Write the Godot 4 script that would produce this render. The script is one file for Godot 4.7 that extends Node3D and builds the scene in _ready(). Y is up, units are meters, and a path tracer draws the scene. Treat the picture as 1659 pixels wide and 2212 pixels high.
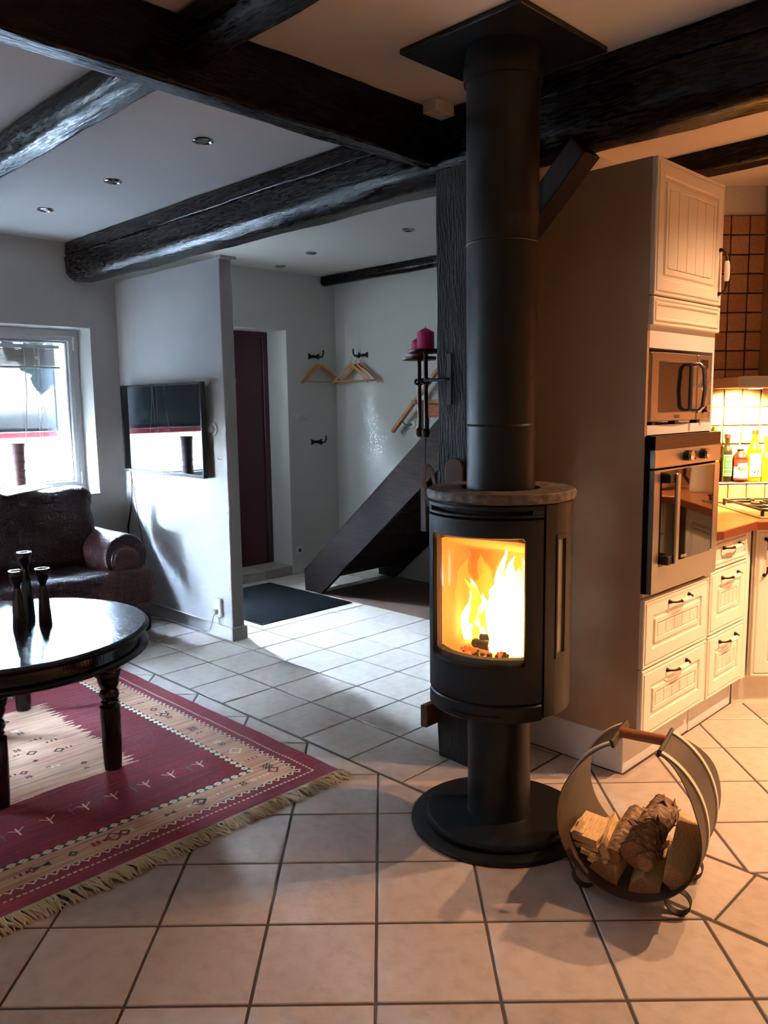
extends Node3D
# A living room with a wood stove, timber beams, entrance hall and a corner kitchen.
# x runs away to the right along the kitchen front, -z runs away to the left along the beams, y is up, metres.

const ROOM_H := 2.64
const STOVE := Vector3(2.232, 0.0, -1.662)
var M := {}
var noises := {}
var rng := RandomNumberGenerator.new()
var cam_r := Vector3(0.70582, -0.01297, 0.70827)
var cam_u := Vector3(0.10275, 0.99113, -0.08424)
var cam_f := Vector3(0.70090, -0.13223, -0.70089)
var cam_p := Vector3(0, 1.5, 0)
const DF := Vector3(0.70711, 0, -0.70711)   # straight ahead along the floor: the diagonal tiles and the corner unit
const DR := Vector3(0.70711, 0, 0.70711)


class MB:
	# collects closed pieces as triangles; each piece is turned so that its faces look outwards
	var v := PackedVector3Array()
	var uv := PackedVector2Array()
	var xf := Transform3D()
	var mark := 0

	func tri(a: Vector3, b: Vector3, c: Vector3) -> void:
		v.append(xf * a)
		v.append(xf * b)
		v.append(xf * c)

	func quad(a: Vector3, b: Vector3, c: Vector3, d: Vector3) -> void:
		tri(a, b, c)
		tri(a, c, d)

	func done() -> void:
		if mark >= v.size():
			return
		var o := v[mark]
		var vol := 0.0
		for i in range(mark, v.size(), 3):
			vol += (v[i] - o).dot((v[i + 1] - o).cross(v[i + 2] - o))
		if vol > 0.0:
			for i in range(mark, v.size(), 3):
				var t := v[i + 1]
				v[i + 1] = v[i + 2]
				v[i + 2] = t
		mark = v.size()

	func box(c: Vector3, s: Vector3, bev := 0.0) -> MB:
		var h := s * 0.5
		var b: float = minf(bev, minf(h.x, minf(h.y, h.z)) * 0.9)
		var P := {}
		for sx in [-1, 1]:
			for sy in [-1, 1]:
				for sz in [-1, 1]:
					var k := Vector3(sx, sy, sz)
					P[[sx, sy, sz, 0]] = c + Vector3(sx * h.x, sy * (h.y - b), sz * (h.z - b))
					P[[sx, sy, sz, 1]] = c + Vector3(sx * (h.x - b), sy * h.y, sz * (h.z - b))
					P[[sx, sy, sz, 2]] = c + Vector3(sx * (h.x - b), sy * (h.y - b), sz * h.z)
					if b > 0.0:
						var t := [P[[sx, sy, sz, 0]], P[[sx, sy, sz, 1]], P[[sx, sy, sz, 2]]]
						_face(t, k)
		for a in 3:
			for s1 in [-1, 1]:
				var q := []
				var e := (a + 1) % 3
				var f := (a + 2) % 3
				for w in [[-1, -1], [1, -1], [1, 1], [-1, 1]]:
					var k := [0, 0, 0, a]
					k[a] = s1
					k[e] = w[0]
					k[f] = w[1]
					q.append(P[k])
				var n := Vector3.ZERO
				n[a] = s1
				_face(q, n)
				if b > 0.0:
					for s2 in [-1, 1]:
						# the edge along axis f between the faces a (s1) and e (s2)
						var k1 := [0, 0, 0, a]
						k1[a] = s1
						k1[e] = s2
						k1[f] = -1
						var k2 := k1.duplicate()
						k2[f] = 1
						var k3 := k2.duplicate()
						k3[3] = e
						var k4 := k1.duplicate()
						k4[3] = e
						var m := Vector3.ZERO
						m[a] = s1
						m[e] = s2
						_face([P[k1], P[k2], P[k3], P[k4]], m)
		mark = v.size()
		return self

	func _face(q: Array, n: Vector3) -> void:
		var out: Vector3 = (q[2] - q[0]).cross(q[1] - q[0])
		if out.dot(n) < 0.0:
			q.reverse()
		tri(q[0], q[1], q[2])
		if q.size() > 3:
			tri(q[0], q[2], q[3])

	func loft(rings: Array, caps := true, wrap := false, open_ring := false) -> MB:
		var n: int = rings[0].size()
		var last := rings.size() if wrap else rings.size() - 1
		var m := n - 1 if open_ring else n
		for i in last:
			var a = rings[i]
			var b = rings[(i + 1) % rings.size()]
			for j in m:
				var k := (j + 1) % n
				quad(a[j], a[k], b[k], b[j])
		if caps and not wrap:
			for w in 2:
				var r = rings[0] if w == 0 else rings[-1]
				var c := Vector3.ZERO
				for p in r:
					c += p
				c /= n
				for j in n:
					if w == 0:
						tri(c, r[(j + 1) % n], r[j])
					else:
						tri(c, r[j], r[(j + 1) % n])
		done()
		return self

	func lathe(prof: Array, segs := 32, at := Vector3.ZERO, a0 := 0.0, a1 := TAU) -> MB:
		# prof: Vector2(radius, height), a closed outline unless both ends lie on the axis; a part turn is closed by its outline
		var full := absf(a1 - a0 - TAU) < 0.001
		var rings := []
		for i in segs + (0 if full else 1):
			var a := a0 + (a1 - a0) * i / segs
			var r := PackedVector3Array()
			for p in prof:
				r.append(at + Vector3(p.x * sin(a), p.y, p.x * cos(a)))
			rings.append(r)
		var n: int = prof.size()
		for i in segs:
			var a = rings[i]
			var b = rings[(i + 1) % rings.size()]
			for j in n:
				var k := (j + 1) % n
				quad(a[j], a[k], b[k], b[j])
		if not full:
			var flat := PackedVector2Array(prof)
			var ix := Geometry2D.triangulate_polygon(flat)
			for i in range(0, ix.size(), 3):
				tri(rings[0][ix[i]], rings[0][ix[i + 1]], rings[0][ix[i + 2]])
				tri(rings[-1][ix[i]], rings[-1][ix[i + 2]], rings[-1][ix[i + 1]])
			# caps face the right way only one way round: check with the first quad
		done()
		return self

	func tube(pts: Array, rad, segs := 8, closed := false, flat := Vector2.ONE) -> MB:
		var rings := []
		var up := Vector3.UP
		var n := pts.size()
		var t0: Vector3 = (pts[1] - pts[0]).normalized()
		if absf(t0.dot(up)) > 0.9:
			up = Vector3.BACK
		for i in n:
			var a: Vector3 = pts[(i - 1 + n) % n] if closed or i > 0 else pts[0]
			var b: Vector3 = pts[(i + 1) % n] if closed or i < n - 1 else pts[n - 1]
			var t := (b - a).normalized()
			var s := t.cross(up).normalized()
			if s.length() < 0.5:
				s = t.cross(Vector3.RIGHT).normalized()
			up = s.cross(t).normalized()
			var r: float = rad[i] if rad is Array else rad
			var ring := PackedVector3Array()
			for j in segs:
				var w := TAU * j / segs
				ring.append(pts[i] + s * cos(w) * r * flat.x + up * sin(w) * r * flat.y)
			rings.append(ring)
		return loft(rings, true, closed)

	func prism(poly, h: float, bev := 0.0) -> MB:
		# a polygon in the xy plane, pushed out along z from 0 to h, its far face bevelled
		var p := PackedVector2Array(poly)
		if Geometry2D.is_polygon_clockwise(p):
			p.reverse()
		var n := p.size()
		var ins := p.duplicate()
		if bev > 0.0:
			for i in n:
				var e1 := (p[i] - p[(i - 1 + n) % n]).normalized()
				var e2 := (p[(i + 1) % n] - p[i]).normalized()
				var n1 := Vector2(-e1.y, e1.x)
				var n2 := Vector2(-e2.y, e2.x)
				var m := (n1 + n2)
				ins[i] = p[i] + m * bev / maxf(0.35, 1.0 + n1.dot(n2))
		var ix := Geometry2D.triangulate_polygon(ins)
		var ix0 := Geometry2D.triangulate_polygon(p)
		for i in range(0, ix.size(), 3):
			_face([_p3(ins[ix[i]], h), _p3(ins[ix[i + 1]], h), _p3(ins[ix[i + 2]], h)], Vector3(0, 0, signf(h)))
		for i in range(0, ix0.size(), 3):
			_face([_p3(p[ix0[i]], 0), _p3(p[ix0[i + 1]], 0), _p3(p[ix0[i + 2]], 0)], Vector3(0, 0, -signf(h)))
		var hb := h - signf(h) * bev
		for i in n:
			var k := (i + 1) % n
			var e := (p[k] - p[i]).normalized()
			var out := Vector3(e.y, -e.x, 0)
			_face([_p3(p[i], 0), _p3(p[k], 0), _p3(p[k], hb), _p3(p[i], hb)], out)
			if bev > 0.0:
				_face([_p3(p[i], hb), _p3(p[k], hb), _p3(ins[k], h), _p3(ins[i], h)], out + Vector3(0, 0, signf(h)))
		if xf.basis.determinant() < 0.0:
			for i in range(mark, v.size(), 3):
				var t := v[i + 1]
				v[i + 1] = v[i + 2]
				v[i + 2] = t
		mark = v.size()
		return self

	func _p3(a: Vector2, z: float) -> Vector3:
		return Vector3(a.x, a.y, z)

	func rbox(c: Vector3, s: Vector3, r: float, k := 3, mid := 2, wob = null, amp := 0.0) -> MB:
		# a box with rounded edges, its skin pushed about by noise where wob is given
		var co := []
		for a in 3:
			var h := s[a] * 0.5
			var rr := minf(r, h * 0.98)
			var l := []
			for i in k:
				l.append(-h + rr * (1.0 - cos(PI / 2 * i / k)) if false else -h + rr * i / k)
			for i in mid + 1:
				l.append(-(h - rr) + 2.0 * (h - rr) * i / mid)
			for i in k:
				l.append(h - rr + rr * (i + 1) / k)
			co.append(l)
		for a in 3:
			var e := (a + 1) % 3
			var f := (a + 2) % 3
			for sg in [-1, 1]:
				for i in co[e].size() - 1:
					for j in co[f].size() - 1:
						var q := []
						for w in [[0, 0], [1, 0], [1, 1], [0, 1]]:
							var p := Vector3.ZERO
							p[a] = sg * s[a] * 0.5
							p[e] = co[e][i + w[0]]
							p[f] = co[f][j + w[1]]
							q.append(_round(p, c, s, r, wob, amp))
						var n := Vector3.ZERO
						n[a] = sg
						_face(q, n)
		mark = v.size()
		return self

	func _round(p: Vector3, c: Vector3, s: Vector3, r: float, wob, amp: float) -> Vector3:
		var h := s * 0.5
		var inner := Vector3()
		for a in 3:
			var lim := maxf(h[a] - r, h[a] * 0.02)
			inner[a] = clampf(p[a], -lim, lim)
		var d := p - inner
		var rr := Vector3(minf(r, h.x * 0.98), minf(r, h.y * 0.98), minf(r, h.z * 0.98))
		var o := inner + d.normalized() * rr
		if wob:
			o += d.normalized() * wob.get_noise_3dv((o + c) * 100.0) * amp
		return c + o


func smooth_mesh(mb: MB, deg: float, off: Vector3) -> ArrayMesh:
	var v := mb.v
	var n := v.size()
	var nor := PackedVector3Array()
	nor.resize(n)
	var fn := PackedVector3Array()
	fn.resize(n / 3)
	for i in n / 3:
		fn[i] = (v[i * 3 + 2] - v[i * 3]).cross(v[i * 3 + 1] - v[i * 3])
	if deg <= 0.0:
		for i in n:
			nor[i] = fn[i / 3].normalized()
	else:
		var lim := cos(deg_to_rad(deg))
		var at := {}
		for i in n:
			var l = at.get(v[i])
			if l == null:
				at[v[i]] = [i / 3]
			else:
				l.append(i / 3)
		for i in n:
			var own := fn[i / 3].normalized()
			var sum := Vector3.ZERO
			for k in at[v[i]]:
				var f: Vector3 = fn[k]
				if f.dot(own) >= lim * f.length():
					sum += f
			nor[i] = sum.normalized() if sum.length_squared() > 0.0 else own
	if off != Vector3.ZERO:
		for i in n:
			v[i] -= off
	var ar := []
	ar.resize(Mesh.ARRAY_MAX)
	ar[Mesh.ARRAY_VERTEX] = v
	ar[Mesh.ARRAY_NORMAL] = nor
	if mb.uv.size() == n:
		ar[Mesh.ARRAY_TEX_UV] = mb.uv
	var m := ArrayMesh.new()
	m.add_surface_from_arrays(Mesh.PRIMITIVE_TRIANGLES, ar)
	return m


func origin_of(n: Node) -> Vector3:
	var p := Vector3.ZERO
	while n is Node3D and n != self:
		p += n.position
		n = n.get_parent()
	return p


func build(mb: MB, called: String, mat: Material, parent: Node = null, deg := 40.0, local := false) -> MeshInstance3D:
	# one named mesh; what was modelled in world coordinates is shifted into its parent's own
	var o := MeshInstance3D.new()
	o.name = called
	o.mesh = smooth_mesh(mb, deg, Vector3.ZERO if local or parent == null else origin_of(parent))
	o.material_override = mat
	(parent if parent else self).add_child(o, true)
	return o


func tag(o: Node, label := "", category := "", group := "", kind := "") -> Node:
	if label:
		o.set_meta("label", label)
	if category:
		o.set_meta("category", category)
	if group:
		o.set_meta("group", group)
	if kind:
		o.set_meta("kind", kind)
	return o


var taken := {}


func numbered(called: String) -> String:
	var n: int = taken.get(called, 0)
	taken[called] = n + 1
	return called if n == 0 else "%s_%03d" % [called, n]


func thing(called: String, label: String, category: String, at := Vector3.ZERO, group := "") -> Node3D:
	var o := Node3D.new()
	o.name = numbered(called)
	o.position = at
	add_child(o, true)
	tag(o, label, category, group)
	return o


func structure(called: String, at := Vector3.ZERO) -> Node3D:
	var o := Node3D.new()
	o.name = called
	o.position = at
	add_child(o, true)
	o.set_meta("kind", "structure")
	return o


func single(mb: MB, called: String, mat: Material, label: String, category: String, at := Vector3.ZERO, group := "", deg := 40.0) -> MeshInstance3D:
	# a thing that is one mesh, modelled in world coordinates, its origin at "at"
	var o := MeshInstance3D.new()
	o.name = numbered(called)
	o.mesh = smooth_mesh(mb, deg, at)
	o.material_override = mat
	o.position = at
	add_child(o, true)
	tag(o, label, category, group)
	return o


func noise(freq: float, octaves := 3, kind := FastNoiseLite.TYPE_SIMPLEX_SMOOTH, sd := 1) -> FastNoiseLite:
	var f := FastNoiseLite.new()
	f.noise_type = kind
	f.frequency = freq
	f.fractal_octaves = octaves
	f.seed = sd
	return f


func ntex(freq: float, octaves := 3, cols = null, size := 512, kind := FastNoiseLite.TYPE_SIMPLEX_SMOOTH, sd := 1) -> NoiseTexture2D:
	var key := "%s %s %s %s %s %s" % [freq, octaves, cols, size, kind, sd]
	if noises.has(key):
		return noises[key]
	var t := NoiseTexture2D.new()
	t.width = size
	t.height = size
	t.seamless = true
	t.noise = noise(freq, octaves, kind, sd)
	if cols:
		var g := Gradient.new()
		var offs := PackedFloat32Array()
		var cc := PackedColorArray()
		for i in cols.size():
			offs.append(float(i) / (cols.size() - 1))
			cc.append(cols[i])
		g.offsets = offs
		g.colors = cc
		t.color_ramp = g
	noises[key] = t
	return t


func mat(key: String, col: Color, rough := 0.6, metal := 0.0, spec := 0.5) -> StandardMaterial3D:
	var m := StandardMaterial3D.new()
	m.resource_name = key
	m.albedo_color = col
	m.roughness = rough
	m.metallic = metal
	m.metallic_specular = spec
	M[key] = m
	return m


func tri_uv(m: StandardMaterial3D, s: Vector3, world := true) -> StandardMaterial3D:
	m.uv1_triplanar = true
	m.uv1_world_triplanar = world
	m.uv1_scale = s
	m.uv1_triplanar_sharpness = 4.0
	return m


func relief(m: StandardMaterial3D, t: Texture2D, cm: float) -> StandardMaterial3D:
	m.heightmap_enabled = true
	m.heightmap_texture = t
	m.heightmap_scale = cm
	return m


func pane(key: String, col: Color, alpha: float) -> StandardMaterial3D:
	var m := mat(key, Color(col, alpha), 0.04)
	m.transparency = BaseMaterial3D.TRANSPARENCY_ALPHA
	return m


func glow(key: String, col: Color, energy: float) -> StandardMaterial3D:
	var m := mat(key, Color(0.1, 0.08, 0.06), 0.8)
	m.emission_enabled = true
	m.emission = col
	m.emission_energy_multiplier = energy
	return m


func round_poly(poly: Array, r: float, k := 4) -> PackedVector2Array:
	var out := PackedVector2Array()
	var n := poly.size()
	for i in n:
		var p: Vector2 = poly[i]
		var a: Vector2 = poly[(i - 1 + n) % n] - p
		var b: Vector2 = poly[(i + 1) % n] - p
		var rr := minf(r, minf(a.length(), b.length()) * 0.45)
		var p0 := p + a.normalized() * rr
		var p1 := p + b.normalized() * rr
		for j in k + 1:
			var t := float(j) / k
			out.append(p0 * (1 - t) * (1 - t) + p * 2 * t * (1 - t) + p1 * t * t)
	return out


func rrect(x0: float, y0: float, x1: float, y1: float, r: float, per := 10, k := 4) -> PackedVector2Array:
	# a rounded rectangle whose sides carry "per" points each, so that two of them can be joined by a strip
	var out := PackedVector2Array()
	var c := [Vector2(x1 - r, y1 - r), Vector2(x0 + r, y1 - r), Vector2(x0 + r, y0 + r), Vector2(x1 - r, y0 + r)]
	for q in 4:
		for j in k + 1:
			var a := PI / 2 * q + PI / 2 * j / k
			out.append(c[q] + Vector2(cos(a), sin(a)) * r)
		var p: Vector2 = out[-1]
		var a2 := PI / 2 * (q + 1)
		var nx: Vector2 = c[(q + 1) % 4] + Vector2(cos(a2), sin(a2)) * r
		for j in range(1, per):
			out.append(p.lerp(nx, float(j) / per))
	return out


func frame_ring(mb: MB, outer: PackedVector2Array, inner: PackedVector2Array, z0: float, z1: float, f: Callable, bev := 0.002) -> void:
	# a solid frame between two matching outlines, from depth z0 (back) to z1 (front); f puts (x, y, z) in place
	var rings := []
	for w in [[outer, z0], [outer, z1 - bev], [null, z1], [null, z1, 1], [inner, z1 - bev], [inner, z0]]:
		var r := PackedVector3Array()
		for i in outer.size():
			var p: Vector2
			if w[0] == null:
				var d := (inner[i] - outer[i]).normalized() * bev
				p = outer[i] + d if w.size() == 2 else inner[i] - d
			else:
				p = w[0][i]
			r.append(f.call(p.x, p.y, w[1]))
		rings.append(r)
	mb.loft(rings, false, true)


func flat_f(x: float, y: float, z: float) -> Vector3:
	return Vector3(x, y, z)


func tx(origin: Vector3, yaw := 0.0) -> Transform3D:
	return Transform3D(Basis(Vector3.UP, yaw), origin)


func pix(p: Vector3) -> Vector3:
	var d := p - cam_p
	var z := d.dot(cam_f)
	return Vector3(829.5 + 1736.4 * d.dot(cam_r) / z, 1106 - 1736.4 * d.dot(cam_u) / z, z)


func _ready() -> void:
	rng.seed = 7
	set_stage()
	make_materials()
	make_shell()
	make_floor()
	make_beams()
	make_windows()
	make_hall()
	make_stove()
	make_kitchen()
	make_living()
	make_basket()
	make_small_things()


func set_stage() -> void:
	var cam := Camera3D.new()
	cam.name = "camera"
	cam.transform = Transform3D(Basis(cam_r, cam_u, -cam_f).orthonormalized(), cam_p)
	cam.fov = 64.99
	cam.near = 0.05
	cam.far = 200.0
	add_child(cam)
	cam.current = true
	var env := Environment.new()
	env.background_mode = Environment.BG_SKY
	var sm := ProceduralSkyMaterial.new()
	sm.sky_top_color = Color(0.74, 0.86, 1.0)
	sm.sky_horizon_color = Color(0.86, 0.94, 1.0)
	sm.ground_bottom_color = Color(0.50, 0.53, 0.54)
	sm.ground_horizon_color = Color(0.70, 0.75, 0.78)
	sm.sky_energy_multiplier = SKY
	sm.ground_energy_multiplier = SKY * 0.6
	var sky := Sky.new()
	sky.sky_material = sm
	env.sky = sky
	env.tonemap_mode = Environment.TONE_MAPPER_LINEAR
	env.tonemap_exposure = 1.22
	env.sdfgi_enabled = true
	env.ssao_enabled = true
	env.ssil_enabled = true
	var we := WorldEnvironment.new()
	we.name = "world_environment"
	we.environment = env
	add_child(we)
	# daylight entering by the glazed side light of the front door
	var l := AreaLight3D.new()
	l.name = "side_light_daylight"
	l.area_size = Vector2(0.20, 0.60)
	l.light_color = Color(0.86, 0.94, 1.0)
	l.light_energy = 1.3
	l.position = Vector3(3.235, 1.775, -5.885)
	l.rotation.y = PI
	l.shadow_enabled = true
	l.set("area_range", 20.0)
	add_child(l)


const SKY := 25.0
const SPOT := 13.2
const HOOD := 10.0


func make_materials() -> void:
	var fine := ntex(0.05, 4)
	var soft := ntex(0.012, 4)
	relief(tri_uv(mat("plaster", Color(0.85, 0.845, 0.82), 0.75), Vector3.ONE * 2.5), fine, 0.08)
	mat("ceiling", Color(0.86, 0.85, 0.83), 0.8)
	relief(tri_uv(mat("wallpaper", Color(0.93, 0.925, 0.91), 0.36), Vector3(9, 60, 9)), ntex(0.06, 3), 0.14)
	mat("white_trim", Color(0.88, 0.87, 0.84), 0.4)
	mat("white_plastic", Color(0.90, 0.90, 0.88), 0.3)
	for ax in 3:
		var s := Vector3(7, 7, 7)
		s[ax] = 0.9
		var m := tri_uv(mat("beam_%d" % ax, Color(0.70, 0.67, 0.66), 0.27, 0.0, 0.32), s)
		m.albedo_texture = ntex(0.02, 5, [Color(0.05, 0.03, 0.025), Color(0.095, 0.06, 0.05), Color(0.135, 0.09, 0.075)])
		relief(m, ntex(0.012, 4, null, 512, FastNoiseLite.TYPE_SIMPLEX_SMOOTH, 5), 0.16)
		m.roughness = 1.0
		m.roughness_texture = ntex(0.025, 4, [Color(0.16, 0.16, 0.16), Color(0.28, 0.28, 0.28), Color(0.50, 0.50, 0.50)], 512, FastNoiseLite.TYPE_SIMPLEX_SMOOTH, 9)
		s = Vector3(4, 4, 4)
		s[ax] = 0.45
		m = tri_uv(mat("walnut_%d" % ax, Color(1, 1, 1), 0.62, 0.0, 0.3), s)
		m.albedo_texture = ntex(0.02, 4, [Color(0.085, 0.055, 0.045), Color(0.14, 0.09, 0.07), Color(0.19, 0.125, 0.10)])
		m = tri_uv(mat("pine_%d" % ax, Color(1, 1, 1), 0.42), s * 2.0)
		m.albedo_texture = ntex(0.02, 4, [Color(0.66, 0.44, 0.27), Color(0.78, 0.56, 0.36), Color(0.84, 0.64, 0.43)])
		m = tri_uv(mat("stave_%d" % ax, Color(1, 1, 1), 0.3), s * 2.0)
		m.albedo_texture = ntex(0.02, 4, [Color(0.50, 0.24, 0.11), Color(0.66, 0.36, 0.17), Color(0.74, 0.44, 0.22)])
		m = tri_uv(mat("staves_%d" % ax, Color(1, 1, 1), 0.3), s * 2.0)
		m.albedo_texture = ntex(0.02, 4, [Color(0.60, 0.36, 0.16), Color(0.74, 0.48, 0.24), Color(0.82, 0.58, 0.32)])
	var pm := tri_uv(mat("weathered", Color(1, 1, 1), 0.62), Vector3(9, 0.8, 9))
	pm.albedo_texture = ntex(0.022, 5, [Color(0.04, 0.03, 0.026), Color(0.10, 0.082, 0.075), Color(0.18, 0.155, 0.145)])
	relief(pm, ntex(0.022, 5), 4.0)
	for i in 4:
		var c := Color(0.74, 0.69, 0.635).lightened([0.0, 0.05, -0.03, 0.02][i]) if i != 2 else Color(0.70, 0.65, 0.60)
		var m := tri_uv(mat("tile_%d" % i, c, 0.36), Vector3.ONE * 2.2)
		m.uv1_offset = Vector3(i * 0.37, i * 0.21, i * 0.53)
		m.albedo_texture = ntex(0.012, 5, [Color(0.92, 0.905, 0.89), Color(0.98, 0.975, 0.97), Color(1, 1, 1)])
		relief(m, ntex(0.02, 4), 0.12)
	mat("grout", Color(0.30, 0.27, 0.25), 0.9)
	mat("brown_floor", Color(0.36, 0.25, 0.18), 0.7)
	mat("door_red", Color(0.22, 0.035, 0.07), 0.35)
	mat("mat_rubber", Color(0.065, 0.065, 0.075), 0.85, 0.0, 0.3)
	mat("iron", Color(0.04, 0.04, 0.042), 0.5, 0.3)
	mat("bronze", Color(0.20, 0.13, 0.08), 0.35, 0.7)
	mat("aged_brass", Color(0.19, 0.14, 0.09), 0.32, 0.8)
	relief(tri_uv(mat("stove_black", Color(0.065, 0.062, 0.064), 0.42, 0.2), Vector3.ONE * 6), fine, 0.02)
	mat("pipe_black", Color(0.07, 0.073, 0.077), 0.42, 0.25)
	mat("seam_grey", Color(0.32, 0.33, 0.34), 0.4, 0.4)
	var st := tri_uv(mat("soapstone", Color(1, 1, 1), 0.5), Vector3.ONE * 3)
	st.albedo_texture = ntex(0.015, 5, [Color(0.24, 0.20, 0.17), Color(0.40, 0.36, 0.32), Color(0.60, 0.56, 0.51)])
	relief(st, soft, 0.25)
	mat("vermiculite", Color(0.74, 0.56, 0.36), 0.9)
	mat("soot", Color(0.10, 0.07, 0.055), 0.9)
	pane("stove_glass", Color(1, 1, 1), 0.06)
	pane("window_glass", Color(1, 1, 1), 0.05)
	mat("cream", Color(0.92, 0.885, 0.82), 0.36)
	mat("groove", Color(0.62, 0.59, 0.48), 0.6)
	mat("taupe_panel", Color(0.67, 0.53, 0.385), 0.65)
	mat("white_melamine", Color(0.88, 0.87, 0.86), 0.4)
	mat("porcelain", Color(0.93, 0.90, 0.84), 0.15)
	var stl := tri_uv(mat("steel", Color(0.70, 0.66, 0.60), 0.30, 0.9), Vector3(3, 90, 3))
	relief(stl, ntex(0.05, 2), 0.006)
	mat("chrome", Color(0.80, 0.79, 0.77), 0.12, 1.0)
	mat("dark_plastic", Color(0.03, 0.03, 0.032), 0.4)
	mat("black_glass", Color(0.015, 0.013, 0.012), 0.03, 0.0, 0.75)
	mat("oven_glass", Color(0.02, 0.014, 0.01), 0.03, 0.0, 0.62)
	mat("tv_screen", Color(0.006, 0.009, 0.010), 0.03, 0.0, 0.5)
	mat("tv_plastic", Color(0.01, 0.01, 0.012), 0.25)
	for i in 4:
		var m := tri_uv(mat("terracotta_%d" % i, [Color(0.75, 0.58, 0.44), Color(0.79, 0.63, 0.49), Color(0.71, 0.54, 0.40), Color(0.77, 0.61, 0.46)][i], 0.45), Vector3.ONE * 6)
		m.albedo_texture = ntex(0.015, 4, [Color(0.82, 0.80, 0.78), Color(1, 1, 1)])
	mat("worktop_edge", Color(0.47, 0.22, 0.10), 0.32)
	mat("rubber_black", Color(0.02, 0.02, 0.02), 0.85, 0.0, 0.2)
	mat("wall_grout", Color(0.30, 0.19, 0.12), 0.9)
	var le := tri_uv(mat("leather", Color(0.175, 0.062, 0.068), 0.36), Vector3.ONE * 5)
	relief(le, ntex(0.02, 5), 0.5)
	var le2 := tri_uv(mat("leather_worn", Color(0.29, 0.125, 0.105), 0.40), Vector3.ONE * 5)
	relief(le2, ntex(0.02, 5), 0.4)
	mat("piping", Color(0.14, 0.055, 0.055), 0.4)
	for ax in 2:
		var m := tri_uv(mat("espresso_%d" % ax, Color(1, 1, 1), 0.17), Vector3(14, 14, 1.2) if ax == 0 else Vector3(9, 1, 9))
		m.albedo_texture = ntex(0.02, 4, [Color(0.045, 0.03, 0.03), Color(0.085, 0.06, 0.058), Color(0.12, 0.085, 0.08)])
		relief(m, ntex(0.02, 4), 0.03)
	mat("paper", Color(0.90, 0.90, 0.90), 0.5)
	mat("pot_brown", Color(0.30, 0.15, 0.13), 0.55)
	mat("pot_band", Color(0.24, 0.12, 0.105), 0.6)
	mat("pvc", Color(0.90, 0.90, 0.89), 0.28)
	mat("blind_slat", Color(0.78, 0.73, 0.66), 0.5)
	mat("cord", Color(0.93, 0.92, 0.90), 0.5)
	mat("black_cable", Color(0.02, 0.02, 0.022), 0.5)
	mat("red_cloth", Color(0.62, 0.05, 0.10), 0.7)
	var sc := mat("screen_cloth", Color(0.26, 0.29, 0.31, 0.965), 0.9)
	sc.transparency = BaseMaterial3D.TRANSPARENCY_ALPHA
	mat("magenta_wax", Color(0.74, 0.03, 0.42), 0.38)
	M["magenta_wax"].subsurf_scatter_enabled = true
	M["magenta_wax"].subsurf_scatter_strength = 0.15
	mat("leather_tan", Color(0.33, 0.19, 0.13), 0.6)
	mat("block_brown", Color(0.29, 0.17, 0.12), 0.6)
	mat("basket_metal", Color(0.31, 0.265, 0.215), 0.5, 0.25)
	mat("basket_strip", Color(0.90, 0.85, 0.74), 0.4)
	mat("handle_wood", Color(0.60, 0.34, 0.18), 0.4)
	var bi := tri_uv(mat("birch_bark", Color(1, 1, 1), 0.75), Vector3(3, 3, 5), false)
	bi.albedo_texture = ntex(0.02, 5, [Color(0.22, 0.15, 0.11), Color(0.50, 0.38, 0.28), Color(0.62, 0.50, 0.38), Color(0.80, 0.71, 0.58)])
	relief(bi, ntex(0.03, 5), 0.35)
	var sw := tri_uv(mat("split_wood", Color(1, 1, 1), 0.7), Vector3(18, 18, 2), false)
	sw.albedo_texture = ntex(0.02, 4, [Color(0.76, 0.60, 0.40), Color(0.87, 0.73, 0.52), Color(0.92, 0.80, 0.60)])
	relief(sw, ntex(0.02, 4), 0.08)
	var eg := tri_uv(mat("end_grain", Color(1, 1, 1), 0.8), Vector3(9, 9, 9), false)
	eg.albedo_texture = ntex(0.02, 4, [Color(0.55, 0.34, 0.20), Color(0.72, 0.50, 0.31)])
	mat("leaf_green", Color(0.17, 0.30, 0.12), 0.7)
	mat("house_wall", Color(0.80, 0.80, 0.78), 0.8)
	mat("car_paint", Color(0.30, 0.36, 0.42), 0.2)
	mat("paving", Color(0.80, 0.80, 0.80), 0.9)
	mat("lamp_glass", Color(0.30, 0.30, 0.30), 0.3)
	glow("lamp_warm", Color(1.0, 0.68, 0.36), 6.0)
	glow("hood_lamp", Color(1.0, 0.84, 0.58), 8.0)
	glow("flame_core", Color(1.0, 0.78, 0.42), 9.0)
	glow("flame_yellow", Color(1.0, 0.60, 0.16), 4.0)
	glow("added_ember", Color(1.0, 0.34, 0.06), 1.1)
	var fl: StandardMaterial3D = glow("flame_veil", Color(1.0, 0.55, 0.14), 2.6)
	fl.transparency = BaseMaterial3D.TRANSPARENCY_ALPHA
	fl.albedo_color.a = 0.22
	fl.roughness = 0.9
	rug_material()


func slab(mb: MB, x0: float, x1: float, y0: float, y1: float, z0: float, z1: float, bev := 0.0) -> MB:
	return mb.box(Vector3((x0 + x1) / 2, (y0 + y1) / 2, (z0 + z1) / 2), Vector3(absf(x1 - x0), absf(y1 - y0), absf(z1 - z0)), bev)


func wall(called: String, mb: MB, m := "plaster") -> MeshInstance3D:
	var o := build(mb, called, M[m], null, 0.0)
	o.set_meta("kind", "structure")
	return o


const W1 := [0.75, 2.664, 0.88, 2.067]     # the window in the picture, in the wall at z -5.6
const W2 := [-0.9, -0.2, 0.88, 2.067]       # its neighbour, out of the frame
const WZ := -5.6


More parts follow.
